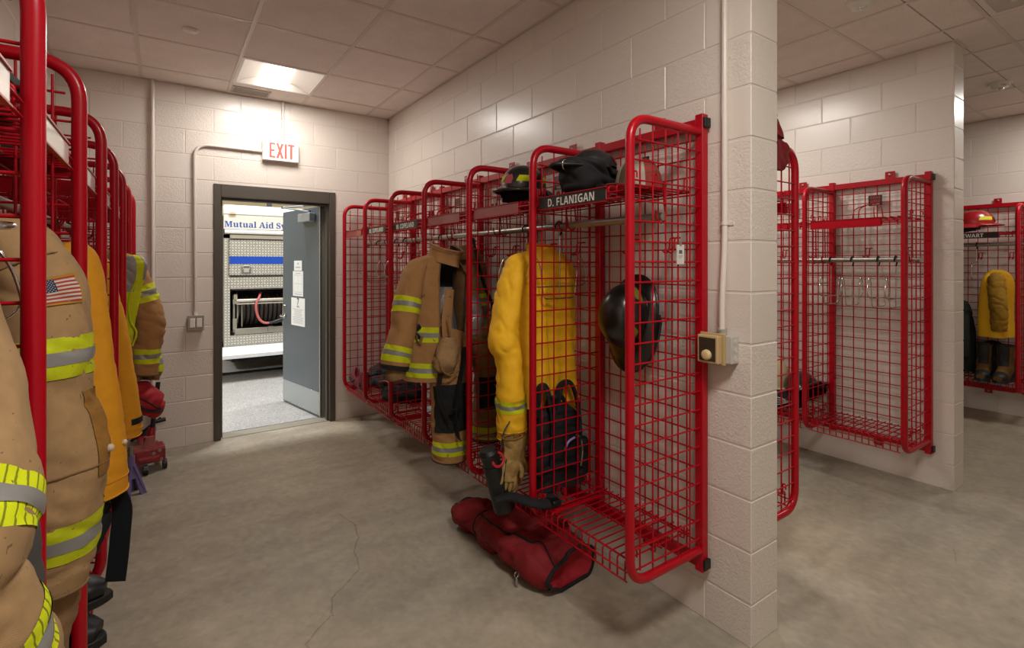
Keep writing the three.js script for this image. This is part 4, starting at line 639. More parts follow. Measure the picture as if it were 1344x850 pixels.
{ // far coat with vest
  const at = [-2.05, 0.72, 1.0], t = thing('turnout_coat', 'brown turnout coat with two lime bands near the block wall', 'coat', at);
  const s = sleeve(t, 'sleeve', rel(at, [[-2.12, 1.54, 1.0, 0.04, 0.05], [-2.085, 1.49, 1.0, 0.07, 0.08], [-2.035, 1.4, 1.0, 0.078, 0.085], [-1.995, 1.28, 1.0, 0.085, 0.09], [-1.965, 1.15, 1.0, 0.085, 0.09], [-1.96, 1.05, 1.0, 0.078, 0.085], [-1.97, 0.96, 1.0, 0.074, 0.08], [-1.975, 0.88, 1.0, 0.072, 0.078], [-1.985, 0.8, 1.0, 0.066, 0.07]]), tanBrown, { seed: 41, top: true, bands: [[1.355 - at[1], 1.255 - at[1]], [0.965 - at[1], 0.875 - at[1]]], hemMat: tanDark, crease: 0.008 });
  const b = surf(rel(at, [[-2.27, 1.6, 0.98, 0.04, 0.04], [-2.25, 1.53, 0.98, 0.14, 0.08], [-2.22, 1.4, 0.98, 0.18, 0.11], [-2.2, 1.1, 0.98, 0.19, 0.12], [-2.19, 0.76, 0.98, 0.2, 0.12]]), { e: 2.4, folds: [[0.012, 6, 2, 6]], seed: 42 }); mesh('body', [b.all(40, 40), b.cap(1)], tanDark, t);
  const s2 = sleeve(t, 'far_sleeve', rel(at, [[-2.03, 0.98, 0.86, 0.06, 0.06], [-1.98, 0.88, 0.86, 0.07, 0.06], [-1.945, 0.81, 0.87, 0.062, 0.055], [-1.955, 0.74, 0.88, 0.055, 0.05]]), tanDark, { seed: 44, top: true, bands: [[0.865 - at[1], 0.79 - at[1]]] });
  const v = thing('safety_vest', 'lime safety vest with silver strips hung over the brown coat', 'vest', [-2.03, 1.0, 1.1]);
  const vf = surf(rel([-2.03, 1.0, 1.1], [[-2.07, 1.54, 1.085, 0.05, 0.02], [-2.06, 1.5, 1.1, 0.09, 0.022], [-2.055, 1.4, 1.105, 0.075, 0.02], [-2.065, 1.25, 1.105, 0.055, 0.018], [-2.075, 1.1, 1.105, 0.045, 0.016], [-2.08, 1.02, 1.105, 0.04, 0.014]]), { folds: [[0.005, 10, 6, 10]], seed: 46, crease: 0.004 });
  mesh('panel', [vf.all(50, 36), vf.cap(0), vf.cap(1)], lime, v); mesh('silver_strip', vf.patch(0.06, 0.5, 0.18, 0.34, 24, 8, 0.002), silver, v); mesh('silver_strip', vf.patch(0.06, 0.4, 0.02, 0.09, 24, 6, 0.002), silver, v);
  mesh('orange_strip', vf.patch(0.3, 0.95, 0.3, 0.42, 24, 6, 0.002), orange, v); mesh('edge_binding', sweep(curve([[0.01, 0.4, 0.03], [-0.025, 0.28, 0.028], [-0.02, 0.16, 0.03], [0.01, 0.08, 0.03], [-0.01, 0.0, 0.03]], 40), 0.006, 6), lime, v);
}
{ // red bag with black straps, on the base shelf of the locker
  const at = [-1.995, 0.47, 0.98], t = thing('gear_bag', 'bright red gear bag with a black strap under the brown coat', 'bag', at);
  const f = surf([[-0.1, 0.27, -0.02, 0.05, 0.05], [-0.06, 0.26, 0, 0.08, 0.1], [0.02, 0.21, 0, 0.085, 0.12], [0.075, 0.16, 0, 0.075, 0.1], [0.115, 0.15, 0, 0.03, 0.04]].map(r => [r[0], r[1] - 0.05, r[2], r[3], r[4]]), { ax: [0, 1, 0], folds: [[0.012, 9, 9, 9], [0.005, 22, 22, 22]], seed: 51, crease: 0.006 });
  mesh('body', [f.all(44, 36), f.cap(0), f.cap(1)], redBright, t);
  mesh('strap', sweep([0, 1, 2, 3, 4, 5, 6, 7, 8, 9, 10].map(i => f(0.1 + i * 0.08, 0.36 - i * 0.012, 0.007)), 0.016, 8, [0.3, 1]), blackCloth, t); mesh('zipper', sweep([0, 1, 2, 3, 4, 5, 6, 7, 8].map(i => f(0.15 + i * 0.09, 0.22, 0.003)), 0.004, 6), blackCloth, t);
  const tg = mesh('buckle', rbox(0.03, 0.045, 0.012, 0.004), blackPlastic, t); tg.position.copy(f(0.45, 0.3, 0.02));
}
{ // black trousers with a wide belt, and boots below
  const at = [-2.05, 0.45, 2.82], t = thing('black_trousers', 'black trousers with a wide loose belt end hanging over the aisle', 'trousers', at);
  sleeve(t, 'leg', rel(at, [[-2.15, 0.74, 2.83, 0.06, 0.06], [-2.11, 0.72, 2.83, 0.075, 0.075], [-2.1, 0.66, 2.83, 0.07, 0.075], [-2.12, 0.58, 2.83, 0.055, 0.065]]), blackCloth, { seed: 61, top: true, crease: 0.01 });
  const bs = []; for (let i = 0; i <= 24; i++) { const k = i / 24; bs.push(k); }
  const strip = grid((u, v) => { const pts = [[-2.075, 0.80], [-2.02, 0.775], [-1.995, 0.72], [-1.998, 0.6], [-2.004, 0.52], [-2.01, 0.452]]; const c = new THREE.CatmullRomCurve3(pts.map(p => V(p[0], p[1], 0))).getPoint(u); return V(c.x + (v < 0.5 ? 0 : 0.0025) - at[0] - (0.5 - Math.abs(v - 0.5)) * 0.004, c.y - at[1], 0); }, 24, 2);
  const c = new THREE.CatmullRomCurve3([[-2.08, 0.8, 2.8], [-2.035, 0.775, 2.81], [-2.0, 0.7, 2.82], [-2.002, 0.6, 2.83], [-2.008, 0.52, 2.835], [-2.015, 0.452, 2.84]].map(p => V(p[0] - at[0], p[1] - at[1], p[2] - at[2])));
  const belt = (off) => grid((u, v) => { const p = c.getPoint(u); return p.add(V((v - 0.5) * 0.052, 0, (v - 0.5) * 0.03 + off)); }, 26, 4);
  mesh('belt', [belt(0.002), belt(-0.002), sweep(Array.from({ length: 27 }, (_, i) => c.getPoint(i / 26).add(V(-0.026, 0, -0.015))), 0.0024, 5), sweep(Array.from({ length: 27 }, (_, i) => c.getPoint(i / 26).add(V(0.026, 0, 0.015))), 0.0024, 5)], navy, t);
}
function boot(label, pos, turn, mat = rubber, o = {}) {
  const t = thing('boot', label, 'boot', pos, o.group); t.rotation.y = turn;
  const f = surf([[0, 0.34, -0.02, 0.062, 0.07], [0, 0.3, -0.02, 0.06, 0.068], [0, 0.2, -0.018, 0.056, 0.062], [0, 0.12, -0.008, 0.055, 0.062], [0, 0.075, 0.03, 0.052, 0.062], [0, 0.055, 0.1, 0.05, 0.045], [0, 0.048, 0.16, 0.05, 0.036], [0, 0.044, 0.2, 0.03, 0.022]], { folds: [[0.004, 14, 14, 14]], seed: pos[2] * 7, e: 2.3 });
  mesh('upper', [f.all(60, 32), f.cap(1, 0)], o.upper || mat, t); mesh('opening', f.cap(0.05, -0.006), blackCloth, t); mesh('top_band', sweep(f.ring(0.01, 0.001), 0.005, 6), o.band || mat, t);
  const sh = new THREE.Shape(); sh.moveTo(-0.05, -0.08); sh.quadraticCurveTo(-0.06, -0.02, -0.05, 0.06); sh.quadraticCurveTo(-0.065, 0.19, 0, 0.215); sh.quadraticCurveTo(0.065, 0.19, 0.05, 0.06); sh.quadraticCurveTo(0.06, -0.02, 0.05, -0.08); sh.quadraticCurveTo(0, -0.11, -0.05, -0.08);
  const so = new THREE.ExtrudeGeometry(sh, { depth: 0.022, bevelEnabled: true, bevelSize: 0.004, bevelThickness: 0.003, bevelSegments: 1, curveSegments: 8 }); so.rotateX(Math.PI / 2); so.translate(0, 0.026, 0); mesh('sole', so, mat, t); mesh('heel', rbox(0.1, 0.012, 0.08, 0.003, 0, -0.001, -0.055), mat, t);
  if (o.toe) { mesh('toe_cap', f.patch(0.72, 1, 0, 1, 12, 32, 0.002), mat, t); mesh('shaft_panel', f.patch(0.02, 0.4, 0.14, 0.36, 16, 10, 0.002), mat, t); }
  return t;
}
boot('black rubber boot leaning out behind the flag patch coat', [-2.23, BASE + 0.0105, 3.0], HP - 0.3, rubber, { group: 'black rubber boots on the base shelf' });
boot('black rubber boot tucked behind its mate below the black trousers', [-2.24, BASE + 0.0105, 2.8], HP - 0.1, rubber, { group: 'black rubber boots on the base shelf' });
{ // floor jack
  const t = thing('floor_jack', 'red trolley jack with a black handle by the block wall', 'jack', [-1.985, 0, 0.3]); t.rotation.y = 0.12;
  const red = P(0x8c0f16, 0.35, { clearcoat: 0.5 }), side = (x) => { const g = extrude([[-0.24, 0.05], [0.17, 0.05], [0.195, 0.08], [0.195, 0.155], [0.16, 0.175], [0.05, 0.165], [-0.1, 0.11], [-0.24, 0.1]], 0.01, 0.001); g.rotateY(-Math.PI / 2); g.translate(x + 0.005, 0, 0); return g; };
  mesh('side_plate', side(-0.085), red, t); mesh('side_plate', side(0.085), red, t); mesh('front_plate', [rbox(0.175, 0.095, 0.012, 0.003, 0, 0.115, 0.19), rbox(0.175, 0.012, 0.14, 0.003, 0, 0.165, 0.12)], red, t);
  mesh('step_tab', extrude([[-0.05, 0], [0.05, 0], [0.06, 0.022], [-0.06, 0.022]], 0.035, 0.002).translate(-0.01, 0.095, 0.196), red, t);
  for (const [x, y] of [[0.055, 0.15], [0.02, 0.135], [0.065, 0.085]]) mesh('bolt', xf(new THREE.CylinderGeometry(0.011, 0.011, 0.012, 6), { r: [HP, 0, 0], t: [x, y, 0.2] }), bolt, t);
  for (const x of [-0.1, 0.1]) { mesh('rear_wheel', xf(new THREE.CylinderGeometry(0.045, 0.045, 0.022, 20), { r: [0, 0, HP], t: [x, 0.045, -0.16] }), blackPlastic, t); }
  mesh('caster', [xf(new THREE.CylinderGeometry(0.035, 0.035, 0.024, 20), { r: [0, 0, HP], t: [-0.03, 0.0355, 0.22] }), xf(new THREE.CylinderGeometry(0.035, 0.035, 0.024, 20), { r: [0, 0, HP], t: [0.09, 0.0355, 0.16] })], blackPlastic, t); mesh('caster_hub', xf(new THREE.CylinderGeometry(0.012, 0.012, 0.03, 12), { r: [0, 0, HP], t: [-0.03, 0.0355, 0.22] }), bolt, t);
  mesh('handle_socket', [rod([0, 0.17, 0.13], [0.02, 0.3, 0.11], 0.032, 12, 0.026, true), rbox(0.07, 0.1, 0.05, 0.008, 0, 0.2, 0.13)], red, t); mesh('socket_gusset', extrude([[-0.045, 0], [0.045, 0], [0.02, 0.08], [-0.02, 0.08]], 0.012, 0.001).translate(0, 0.17, 0.155), P(0xa55a5a, 0.4), t);
  mesh('handle', rod([0.02, 0.28, 0.112], [0.06, 0.62, 0.075], 0.015, 12, 0.015, true), blackPlastic, t); mesh('lift_arm', rod([-0.02, 0.11, 0.08], [-0.02, 0.15, -0.26], 0.03, 8, 0.025, true), red, t); mesh('saddle', rod([-0.02, 0.15, -0.26], [-0.02, 0.185, -0.26], 0.05, 16, 0.05, true), S(0x40403e, 0.5, { metalness: 0.6 }), t);
  const b = thing('pry_bar', 'black bar lying across behind the red floor jack', 'tool', [-1.99, 0.2, 0.08]); mesh('shaft', rod([-0.1, -0.06, 0.03], [0.09, 0.08, 0.0], 0.012, 10, 0.012, true), blackPlastic, b); mesh('grip', rod([0.06, 0.058, 0.005], [0.12, 0.065, 0], 0.016, 12, 0.016, true), blackPlastic, b);
  const p = thing('wheel_wedge', 'small lilac stand on the floor below the yellow coats', 'stand', [-2.06, 0, 0.84]); const li = P(0x6d5f8e, 0.45);
  const leg = (a) => { const g = extrude([[-0.065, 0], [-0.03, 0], [-0.012, 0.11], [0.012, 0.11], [0.03, 0], [0.065, 0], [0.025, 0.2], [-0.025, 0.2]], 0.006, 0.001); g.translate(0, 0, -0.003); g.rotateX(-0.27); g.translate(0, 0, 0.06); g.rotateY(a); return g; };
  for (let i = 0; i < 4; i++) mesh('leg_plate', leg(i * HP + 0.5), li, p); mesh('collar', rod([0, 0.18, 0], [0, 0.25, 0], 0.024, 12, 0.022, true), li, p); mesh('ratchet_post', rod([0, 0.24, 0], [0, 0.31, 0], 0.014, 10, 0.014, true), bolt, p);
}
// grey gear on the top shelves of the left row
function blob(name, label, cat, pos, size, mat, seed, o = {}) {
  const t = thing(name, label, cat, pos, o.group); const [a, h, b] = size;
  const f = surf([[0, 0.0, 0, a * 0.7, b * 0.7], [0, h * 0.06, 0, a * 0.98, b * 0.98], [0.0, h * 0.35, 0, a, b], [a * 0.05, h * 0.65, -b * 0.05, a * 0.85, b * 0.85], [0, h * 0.9, 0, a * 0.5, b * 0.5], [0, h, 0, a * 0.06, b * 0.06]], { folds: [[Math.min(a, b) * 0.16, 9, 9, 9], [Math.min(a, b) * 0.06, 24, 24, 24]], seed, crease: Math.min(a, b) * 0.06, ...o.s });
  const m = mesh('body', [f.all(44, 40), f.cap(0)], mat, t); t.f = f; t.m = m; return t;
}
{
  const b1 = blob('gear_bundle', 'grey folded gear on the shelf of the flag coat locker', 'bundle', [-2.27, SHELF + 0.003, 3.42], [0.13, 0.14, 0.16], greyCloth, 3); mesh('strap', sweep(b1.f.ring(0.55, 0.002), 0.008, 6, [0.4, 1]), blackCloth, b1);
  const b2 = blob('gear_bundle', 'dark folded gear on the shelf over the broad yellow coat', 'bundle', [-2.28, SHELF + 0.003, 2.83], [0.14, 0.13, 0.17], blackCloth, 5); mesh('strap', sweep(b2.f.ring(0.5, 0.002), 0.008, 6, [0.4, 1]), greyCloth, b2);
}
for (const [z, l] of [[3.62, 'wire hanger on the rod right behind the first locker post'], [2.0, 'wire hanger on the rod between the two yellow coats'], [1.45, 'wire hanger on the rod past the narrow yellow coat']]) hanger([LX + RODZ, RODY, z], l);

// ---------------------------------------------------------------- center wall row
{ // tan coat hanging out of its locker, front open
  const at = [-0.5, 0.8, 2.2], t = thing('turnout_coat', 'tan turnout coat with open collar and lime bands spilling from its locker', 'coat', at);
  const torso = surf(rel(at, [[-0.5, 1.555, 2.18, 0.06, 0.06], [-0.5, 1.53, 2.185, 0.1, 0.075], [-0.505, 1.49, 2.19, 0.15, 0.09], [-0.51, 1.43, 2.19, 0.185, 0.105], [-0.515, 1.3, 2.19, 0.185, 0.115], [-0.525, 1.1, 2.2, 0.185, 0.12], [-0.53, 0.95, 2.2, 0.195, 0.125], [-0.535, 0.82, 2.2, 0.2, 0.13]]), { e: 2.5, folds: [[0.011, 7, 2, 7], [0.004, 15, 8, 15]], seed: 71, crease: 0.005, lobes: [0.01, 4, 0.4] });
  const v0 = 0.285, v1 = 1.11;                            // front stays open between v1 - 1 and v0
  const b = mesh('body', torso.patch(0, 1, v0, v1, 64, 56), tanBrown, t);
  mesh('front_edge', [sweep(Array.from({ length: 40 }, (_, i) => torso(i / 39, v0, 0)), 0.005, 6), sweep(Array.from({ length: 40 }, (_, i) => torso(i / 39, v1, 0)), 0.005, 6)], tanDark, b);
  mesh('lining_top', torso.patch(0.02, 0.52, v0, v1, 30, 44, -0.009), blackCloth, t); mesh('lining_foil', torso.patch(0.52, 0.99, v0, v1, 30, 44, -0.009), foil, t);
  trim(b, torso, torso.y(1.125 - at[1]), torso.y(1.045 - at[1]), v0, v1); trim(b, torso, torso.y(0.925 - at[1]), torso.y(0.845 - at[1]), v0, v1);
  const col = surf(rel(at, [[-0.5, 1.49, 2.2, 0.105, 0.088], [-0.49, 1.53, 2.2, 0.092, 0.085], [-0.48, 1.57, 2.205, 0.095, 0.088], [-0.475, 1.6, 2.215, 0.105, 0.095]]), { folds: [[0.01, 9, 6, 9]], seed: 73, crease: 0.006 });
  mesh('collar', col.patch(0, 1, 0.36, 1.14, 16, 40), tanBrown, t); mesh('collar_lining', col.patch(0, 1, 0.36, 1.14, 16, 40, -0.01), blackCloth, t); mesh('collar_edge', sweep(col.ring(1, -0.004, 0.36, 1.14), 0.007, 8), tanBrown, t);
  const s = sleeve(t, 'sleeve', rel(at, [[-0.57, 1.525, 2.185, 0.03, 0.04], [-0.625, 1.495, 2.19, 0.045, 0.07], [-0.672, 1.45, 2.2, 0.062, 0.085], [-0.712, 1.36, 2.215, 0.072, 0.09], [-0.745, 1.25, 2.23, 0.07, 0.088], [-0.775, 1.12, 2.25, 0.07, 0.086], [-0.8, 1.03, 2.26, 0.076, 0.084], [-0.815, 0.98, 2.265, 0.078, 0.082], [-0.83, 0.91, 2.27, 0.072, 0.078]]), tanBrown, { seed: 75, top: true, bands: [[1.3 - at[1], 1.215 - at[1]], [1.035 - at[1], 0.955 - at[1]]], hemMat: blackCloth, seam: [0.97], crease: 0.005, folds: [[0.006, 5, 4, 5], [0.003, 14, 9, 14]] });
  mesh('cuff_binding', s.f.patch(0.955, 1, 0, 1, 4, 40, 0.002), blackCloth, s); mesh('wristlet', [(() => { const w = surf(rel(at, [[-0.815, 0.93, 2.268, 0.055, 0.055], [-0.82, 0.885, 2.27, 0.055, 0.055], [-0.815, 0.862, 2.27, 0.05, 0.05]]), { seed: 5 }); return w.all(10, 24); })()], tanDark, s);
  mesh('armpit_panel', s.f.patch(0.05, 0.2, -0.1, 0.2, 10, 12, 0.002), blackCloth, s);
  mesh('sleeve_right', (() => { const f = surf(rel(at, [[-0.34, 1.505, 2.17, 0.04, 0.06], [-0.32, 1.45, 2.16, 0.07, 0.08], [-0.3, 1.3, 2.14, 0.08, 0.085], [-0.29, 1.1, 2.12, 0.08, 0.085], [-0.28, 0.93, 2.12, 0.075, 0.08]]), { folds: [[0.006, 6, 4, 6]], seed: 76 }); return [f.all(40, 32), f.cap(1)]; })(), tanDark, t);
  // chest cross pin, mic loop, storm flap, snaps
  const fp = (y, v, o) => torso(torso.y(y - at[1]), v, o), put = (m, p) => { m.position.copy(p); return m; };
  const cross = []; for (let k = 0; k < 4; k++) { const g = extrude([[-0.004, 0], [0.004, 0], [0.011, 0.022], [-0.011, 0.022]], 0.002); g.rotateZ(k * HP); cross.push(g); } put(mesh('cross_pin', cross, chrome, t), fp(1.4, 0.385, 0.006));
  put(mesh('mic_tab', rbox(0.05, 0.012, 0.006, 0.003), tanDark, t), fp(1.31, 0.38, 0.006)); const clip = put(mesh('flashlight_clip', [rbox(0.05, 0.03, 0.02, 0.006), xf(rbox(0.02, 0.075, 0.008, 0.003), { t: [-0.02, -0.03, 0.004], r: [0, 0, 0.3] })], blackPlastic, t), fp(1.12, 0.42, 0.016)); clip.rotation.z = 0.5;
  mesh('loop_strap', sweep([[1.16, 0.44], [1.1, 0.43], [1.05, 0.41], [1.04, 0.39], [1.08, 0.38]].map(([y, v]) => fp(y, v, 0.012)), 0.012, 8, [0.3, 1]), tanDark, t);
  const fl = surf([[-0.01, 0.55, 0.125, 0.026, 0.006], [-0.03, 0.45, 0.135, 0.03, 0.007], [-0.04, 0.32, 0.14, 0.032, 0.007], [-0.02, 0.2, 0.14, 0.032, 0.007], [0.03, 0.1, 0.135, 0.032, 0.007], [0.08, 0.06, 0.12, 0.03, 0.006]], { folds: [[0.004, 10, 6, 10]], seed: 77 });
  mesh('storm_flap', [fl.all(50, 20), fl.cap(0), fl.cap(1)], tanBrown, t); for (const u of [0.08, 0.28, 0.46, 0.64, 0.8]) put(mesh('snap', xf(new THREE.SphereGeometry(0.007, 10, 8), { s: [1, 1, 0.5] }), bolt, t), fl(u, 0.25, 0.003));
  const hb = thing('protective_hood', 'tan knit hood bundle hanging against the open coat', 'hood', [-0.555, 0.9, 2.38]);
  const hf = surf([[0.02, 0.17, -0.01, 0.03, 0.03], [0.01, 0.13, 0, 0.06, 0.045], [-0.005, 0.07, 0, 0.075, 0.05], [-0.01, 0.02, 0, 0.065, 0.045], [0, -0.02, 0, 0.03, 0.02]], { folds: [[0.01, 14, 8, 14], [0.004, 30, 20, 30]], seed: 79, crease: 0.006 }); mesh('body', [hf.all(40, 36), hf.cap(1), hf.cap(0)], tan, hb); mesh('tie_cord', sweep(curve([[0.0, 0.3, 0.01], [0.012, 0.22, 0.02], [0.02, 0.16, 0.02]], 16), 0.005, 6), tan, hb); mesh('hood_edge', sweep(curve([[-0.07, 0.06, 0.03], [-0.05, 0.0, 0.05], [0, -0.025, 0.05], [0.05, 0.0, 0.045]], 24), 0.006, 6), tanDark, hb);
  const bl = thing('harness_strap', 'black webbing strap hanging down over the tan trousers', 'strap', [-0.5, 0.6, 2.4]);
  const c = curve([[0.04, 0.42, 0.0], [0.03, 0.34, 0.01], [0.0, 0.22, 0.02], [-0.03, 0.08, 0.02], [-0.015, -0.06, 0.02], [0.0, -0.1, 0.018]], 30); mesh('webbing', sweep(c, 0.028, 10, [0.12, 1]), navy, bl); mesh('webbing', sweep(curve([[-0.1, 0.28, -0.02], [-0.12, 0.18, 0.0], [-0.09, 0.08, 0.0], [-0.06, -0.0, 0.01]], 24), 0.03, 10, [0.2, 1]), blackCloth, bl); mesh('buckle', rbox(0.06, 0.03, 0.014, 0.005, -0.03, 0.07, 0.03), blackPlastic, bl);
}
{ // trousers
  const at = [-0.45, 0.33, 2.24], t = thing('turnout_trousers', 'tan turnout trousers with black knee patches under the open coat', 'trousers', at);
  const k = { folds: [[0.011, 6, 3, 6], [0.004, 14, 9, 14]], crease: 0.008 };
  const l1 = sleeve(t, 'leg', rel(at, [[-0.47, 1.1, 2.24, 0.13, 0.07], [-0.5, 1.0, 2.26, 0.13, 0.075], [-0.49, 0.85, 2.28, 0.12, 0.085], [-0.485, 0.7, 2.29, 0.115, 0.09], [-0.48, 0.55, 2.29, 0.112, 0.09], [-0.48, 0.44, 2.29, 0.11, 0.09], [-0.485, 0.35, 2.285, 0.1, 0.085]]), tanBrown, { seed: 81, top: true, bands: [[0.475 - at[1], 0.395 - at[1]]], hemMat: blackCloth, ...k });
  mesh('knee_patch', l1.f.patch(l1.f.y(0.8 - at[1]), l1.f.y(0.535 - at[1]), 0.06, 0.46, 20, 24, 0.004), blackCloth, l1); mesh('cargo_pocket', l1.f.patch(l1.f.y(0.97 - at[1]), l1.f.y(0.82 - at[1]), 0.02, 0.22, 14, 14, 0.008), tanBrown, l1);
  const l2 = sleeve(t, 'leg', rel(at, [[-0.26, 1.1, 2.2, 0.1, 0.07], [-0.2, 1.0, 2.21, 0.11, 0.08], [-0.19, 0.8, 2.22, 0.1, 0.085], [-0.185, 0.6, 2.22, 0.1, 0.085], [-0.18, 0.44, 2.22, 0.1, 0.085], [-0.18, 0.39, 2.22, 0.095, 0.08]]), tanDark, { seed: 83, top: true, bands: [[0.49 - at[1], 0.41 - at[1]]], hemMat: blackCloth, ...k });
  mesh('knee_patch', l2.f.patch(l2.f.y(0.8 - at[1]), l2.f.y(0.6 - at[1]), 0.1, 0.42, 16, 18, 0.004), blackCloth, l2);
  mesh('waist_foil', (() => { const f = surf(rel(at, [[-0.3, 1.3, 2.22, 0.05, 0.03], [-0.29, 1.18, 2.23, 0.06, 0.035], [-0.28, 1.06, 2.23, 0.06, 0.04]]), { folds: [[0.008, 12, 8, 12]], seed: 84, crease: 0.006 }); return [f.all(24, 28), f.cap(0), f.cap(1)]; })(), foil, t);
  mesh('suspender', sweep(curve(rel(at, [[-0.3, 1.66, 2.22], [-0.24, 1.4, 2.24], [-0.16, 1.2, 2.25], [-0.2, 1.08, 2.26]]), 24), 0.02, 8, [0.2, 1]), blackCloth, t);
}
{ // second coat behind the mesh
  const at = [-0.2, 0.9, 1.98], t = thing('turnout_coat', 'dim brown turnout coat behind the open coat against the wall mesh', 'coat', at);
  const f = surf(rel(at, [[-0.21, 1.62, 1.98, 0.05, 0.04], [-0.21, 1.57, 1.98, 0.11, 0.06], [-0.21, 1.48, 1.98, 0.14, 0.08], [-0.21, 1.2, 1.98, 0.14, 0.085], [-0.21, 0.95, 1.98, 0.14, 0.09]]), { e: 2.4, folds: [[0.01, 8, 3, 8]], seed: 86, crease: 0.006 }); const b = mesh('body', [f.all(44, 40), f.cap(1)], tanDark, t); trim(b, f, f.y(1.3 - at[1]), f.y(1.22 - at[1]));
}
{ // yellow jacket
  const at = [-0.28, 0.65, 2.88], t = thing('brush_jacket', 'bright yellow jacket with one lime cuff band hanging past a locker post', 'jacket', at);
  const f = surf(rel(at, [[-0.26, 1.565, 2.85, 0.05, 0.05], [-0.26, 1.545, 2.85, 0.1, 0.06], [-0.26, 1.52, 2.86, 0.16, 0.07], [-0.26, 1.46, 2.86, 0.19, 0.08], [-0.26, 1.3, 2.86, 0.195, 0.085], [-0.25, 1.1, 2.86, 0.19, 0.085], [-0.24, 0.9, 2.87, 0.19, 0.085], [-0.235, 0.78, 2.87, 0.195, 0.085]]), { e: 2.4, folds: [[0.011, 9, 1.5, 9], [0.004, 15, 7, 15]], seed: 91, lobes: [0.01, 5, 0.35], crease: 0.004 });
  const b = mesh('body', [f.all(64, 56), f.cap(1)], yellow, t); mesh('hem', sweep(f.ring(0.995, 0.001), 0.004, 6), yellow, b);
  mesh('yoke_seam', sweep(f.ring(f.y(1.4 - at[1]), 0.001, 0.05, 0.45), 0.0025, 5), yellow, b); mesh('front_placket', f.patch(0.1, 0.98, 0.235, 0.275, 40, 4, 0.005), yellow, b);
  const c = surf(rel(at, [[-0.26, 1.53, 2.86, 0.09, 0.065], [-0.26, 1.57, 2.86, 0.085, 0.065], [-0.26, 1.595, 2.865, 0.092, 0.07]]), { folds: [[0.005, 12, 8, 12]], seed: 92 }); mesh('collar', [c.all(12, 36), c.patch(0, 1, 0, 1, 10, 36, -0.005)], yellow, t);
  const s = sleeve(t, 'sleeve', rel(at, [[-0.35, 1.53, 2.865, 0.03, 0.04], [-0.4, 1.505, 2.87, 0.042, 0.06], [-0.435, 1.46, 2.875, 0.05, 0.068], [-0.468, 1.36, 2.88, 0.056, 0.07], [-0.502, 1.22, 2.89, 0.064, 0.074], [-0.52, 1.12, 2.9, 0.07, 0.076], [-0.5, 1.05, 2.91, 0.062, 0.07], [-0.488, 0.9, 2.91, 0.068, 0.072], [-0.48, 0.8, 2.9, 0.071, 0.075], [-0.475, 0.71, 2.9, 0.07, 0.072], [-0.475, 0.64, 2.9, 0.064, 0.066]]), yellow, { seed: 94, top: true, bands: [[0.855 - at[1], 0.785 - at[1]]], seam: [0.93], crease: 0.008, folds: [[0.008, 6, 3, 6], [0.004, 14, 9, 14]] });
  const s2 = sleeve(t, 'sleeve', rel(at, [[-0.1, 1.51, 2.85, 0.035, 0.05], [-0.085, 1.46, 2.84, 0.055, 0.065], [-0.08, 1.3, 2.83, 0.06, 0.07], [-0.08, 1.0, 2.83, 0.06, 0.07], [-0.085, 0.76, 2.83, 0.06, 0.065], [-0.09, 0.66, 2.83, 0.055, 0.06]]), yellow, { seed: 95, top: true, seam: [0.93] });
}
{ // black pack
  const at = [-0.27, BASE + 0.004, 2.965], t = thing('air_pack_bag', 'black padded pack with shoulder straps standing under the yellow jacket', 'pack', at);
  const f = surf([[0.03, 0, 0, 0.13, 0.07], [0.03, 0.03, 0, 0.15, 0.062], [0.03, 0.2, 0, 0.155, 0.062], [0.02, 0.33, 0, 0.14, 0.058], [0.02, 0.39, 0, 0.09, 0.045], [0.02, 0.405, 0, 0.02, 0.02]], { e: 2.8, folds: [[0.008, 9, 6, 9], [0.004, 20, 20, 20]], seed: 101, crease: 0.005 });
  mesh('body', [f.all(50, 44), f.cap(0)], blackCloth, t);
  const st = (x, w) => sweep(curve([[x, 0.37, 0.03], [x + w * 0.3, 0.49, 0.02], [x + w * 0.8, 0.51, 0.03], [x + w, 0.42, 0.055], [x + w * 1.05, 0.3, 0.068], [x + w * 0.95, 0.12, 0.068]], 36), 0.028, 10, [0.4, 1]);
  mesh('shoulder_strap', st(0.0, 0.12), navy, t); mesh('shoulder_strap', st(-0.12, 0.07), navy, t); mesh('top_handle', sweep(curve([[-0.06, 0.38, 0.02], [-0.03, 0.44, 0.02], [0.05, 0.44, 0.02], [0.08, 0.38, 0.02]], 20), 0.012, 8), blackCloth, t);
  mesh('side_pouch', xf(rbox(0.09, 0.2, 0.06, 0.025, 0, 0, 0, 4), { t: [0.155, 0.13, 0.045], r: [0, 0.2, 0.06] }), blackCloth, t); const mk = mesh('pull_cord', sweep(curve([[0.09, 0.26, 0.082], [0.115, 0.24, 0.085], [0.13, 0.18, 0.085], [0.12, 0.1, 0.085]], 20), 0.004, 6), P(0x8a7f6c, 0.6), t); mesh('lilac_tag', sweep(curve([[0.02, 0.2, 0.078], [0.04, 0.235, 0.082], [0.08, 0.25, 0.082]], 12), 0.006, 6), P(0x9d8cc4, 0.5), t); mesh('waist_strap', sweep(curve([[-0.13, 0.1, 0.05], [-0.05, 0.13, 0.068], [0.06, 0.12, 0.072], [0.15, 0.08, 0.062]], 24), 0.022, 8, [0.3, 1]), navy, t);
}
function finger(p, r) { const c = curve(p, 12); return sweep(c, u => r * (1 - 0.25 * u) * (u > 0.93 ? 0.7 : 1), 10); }
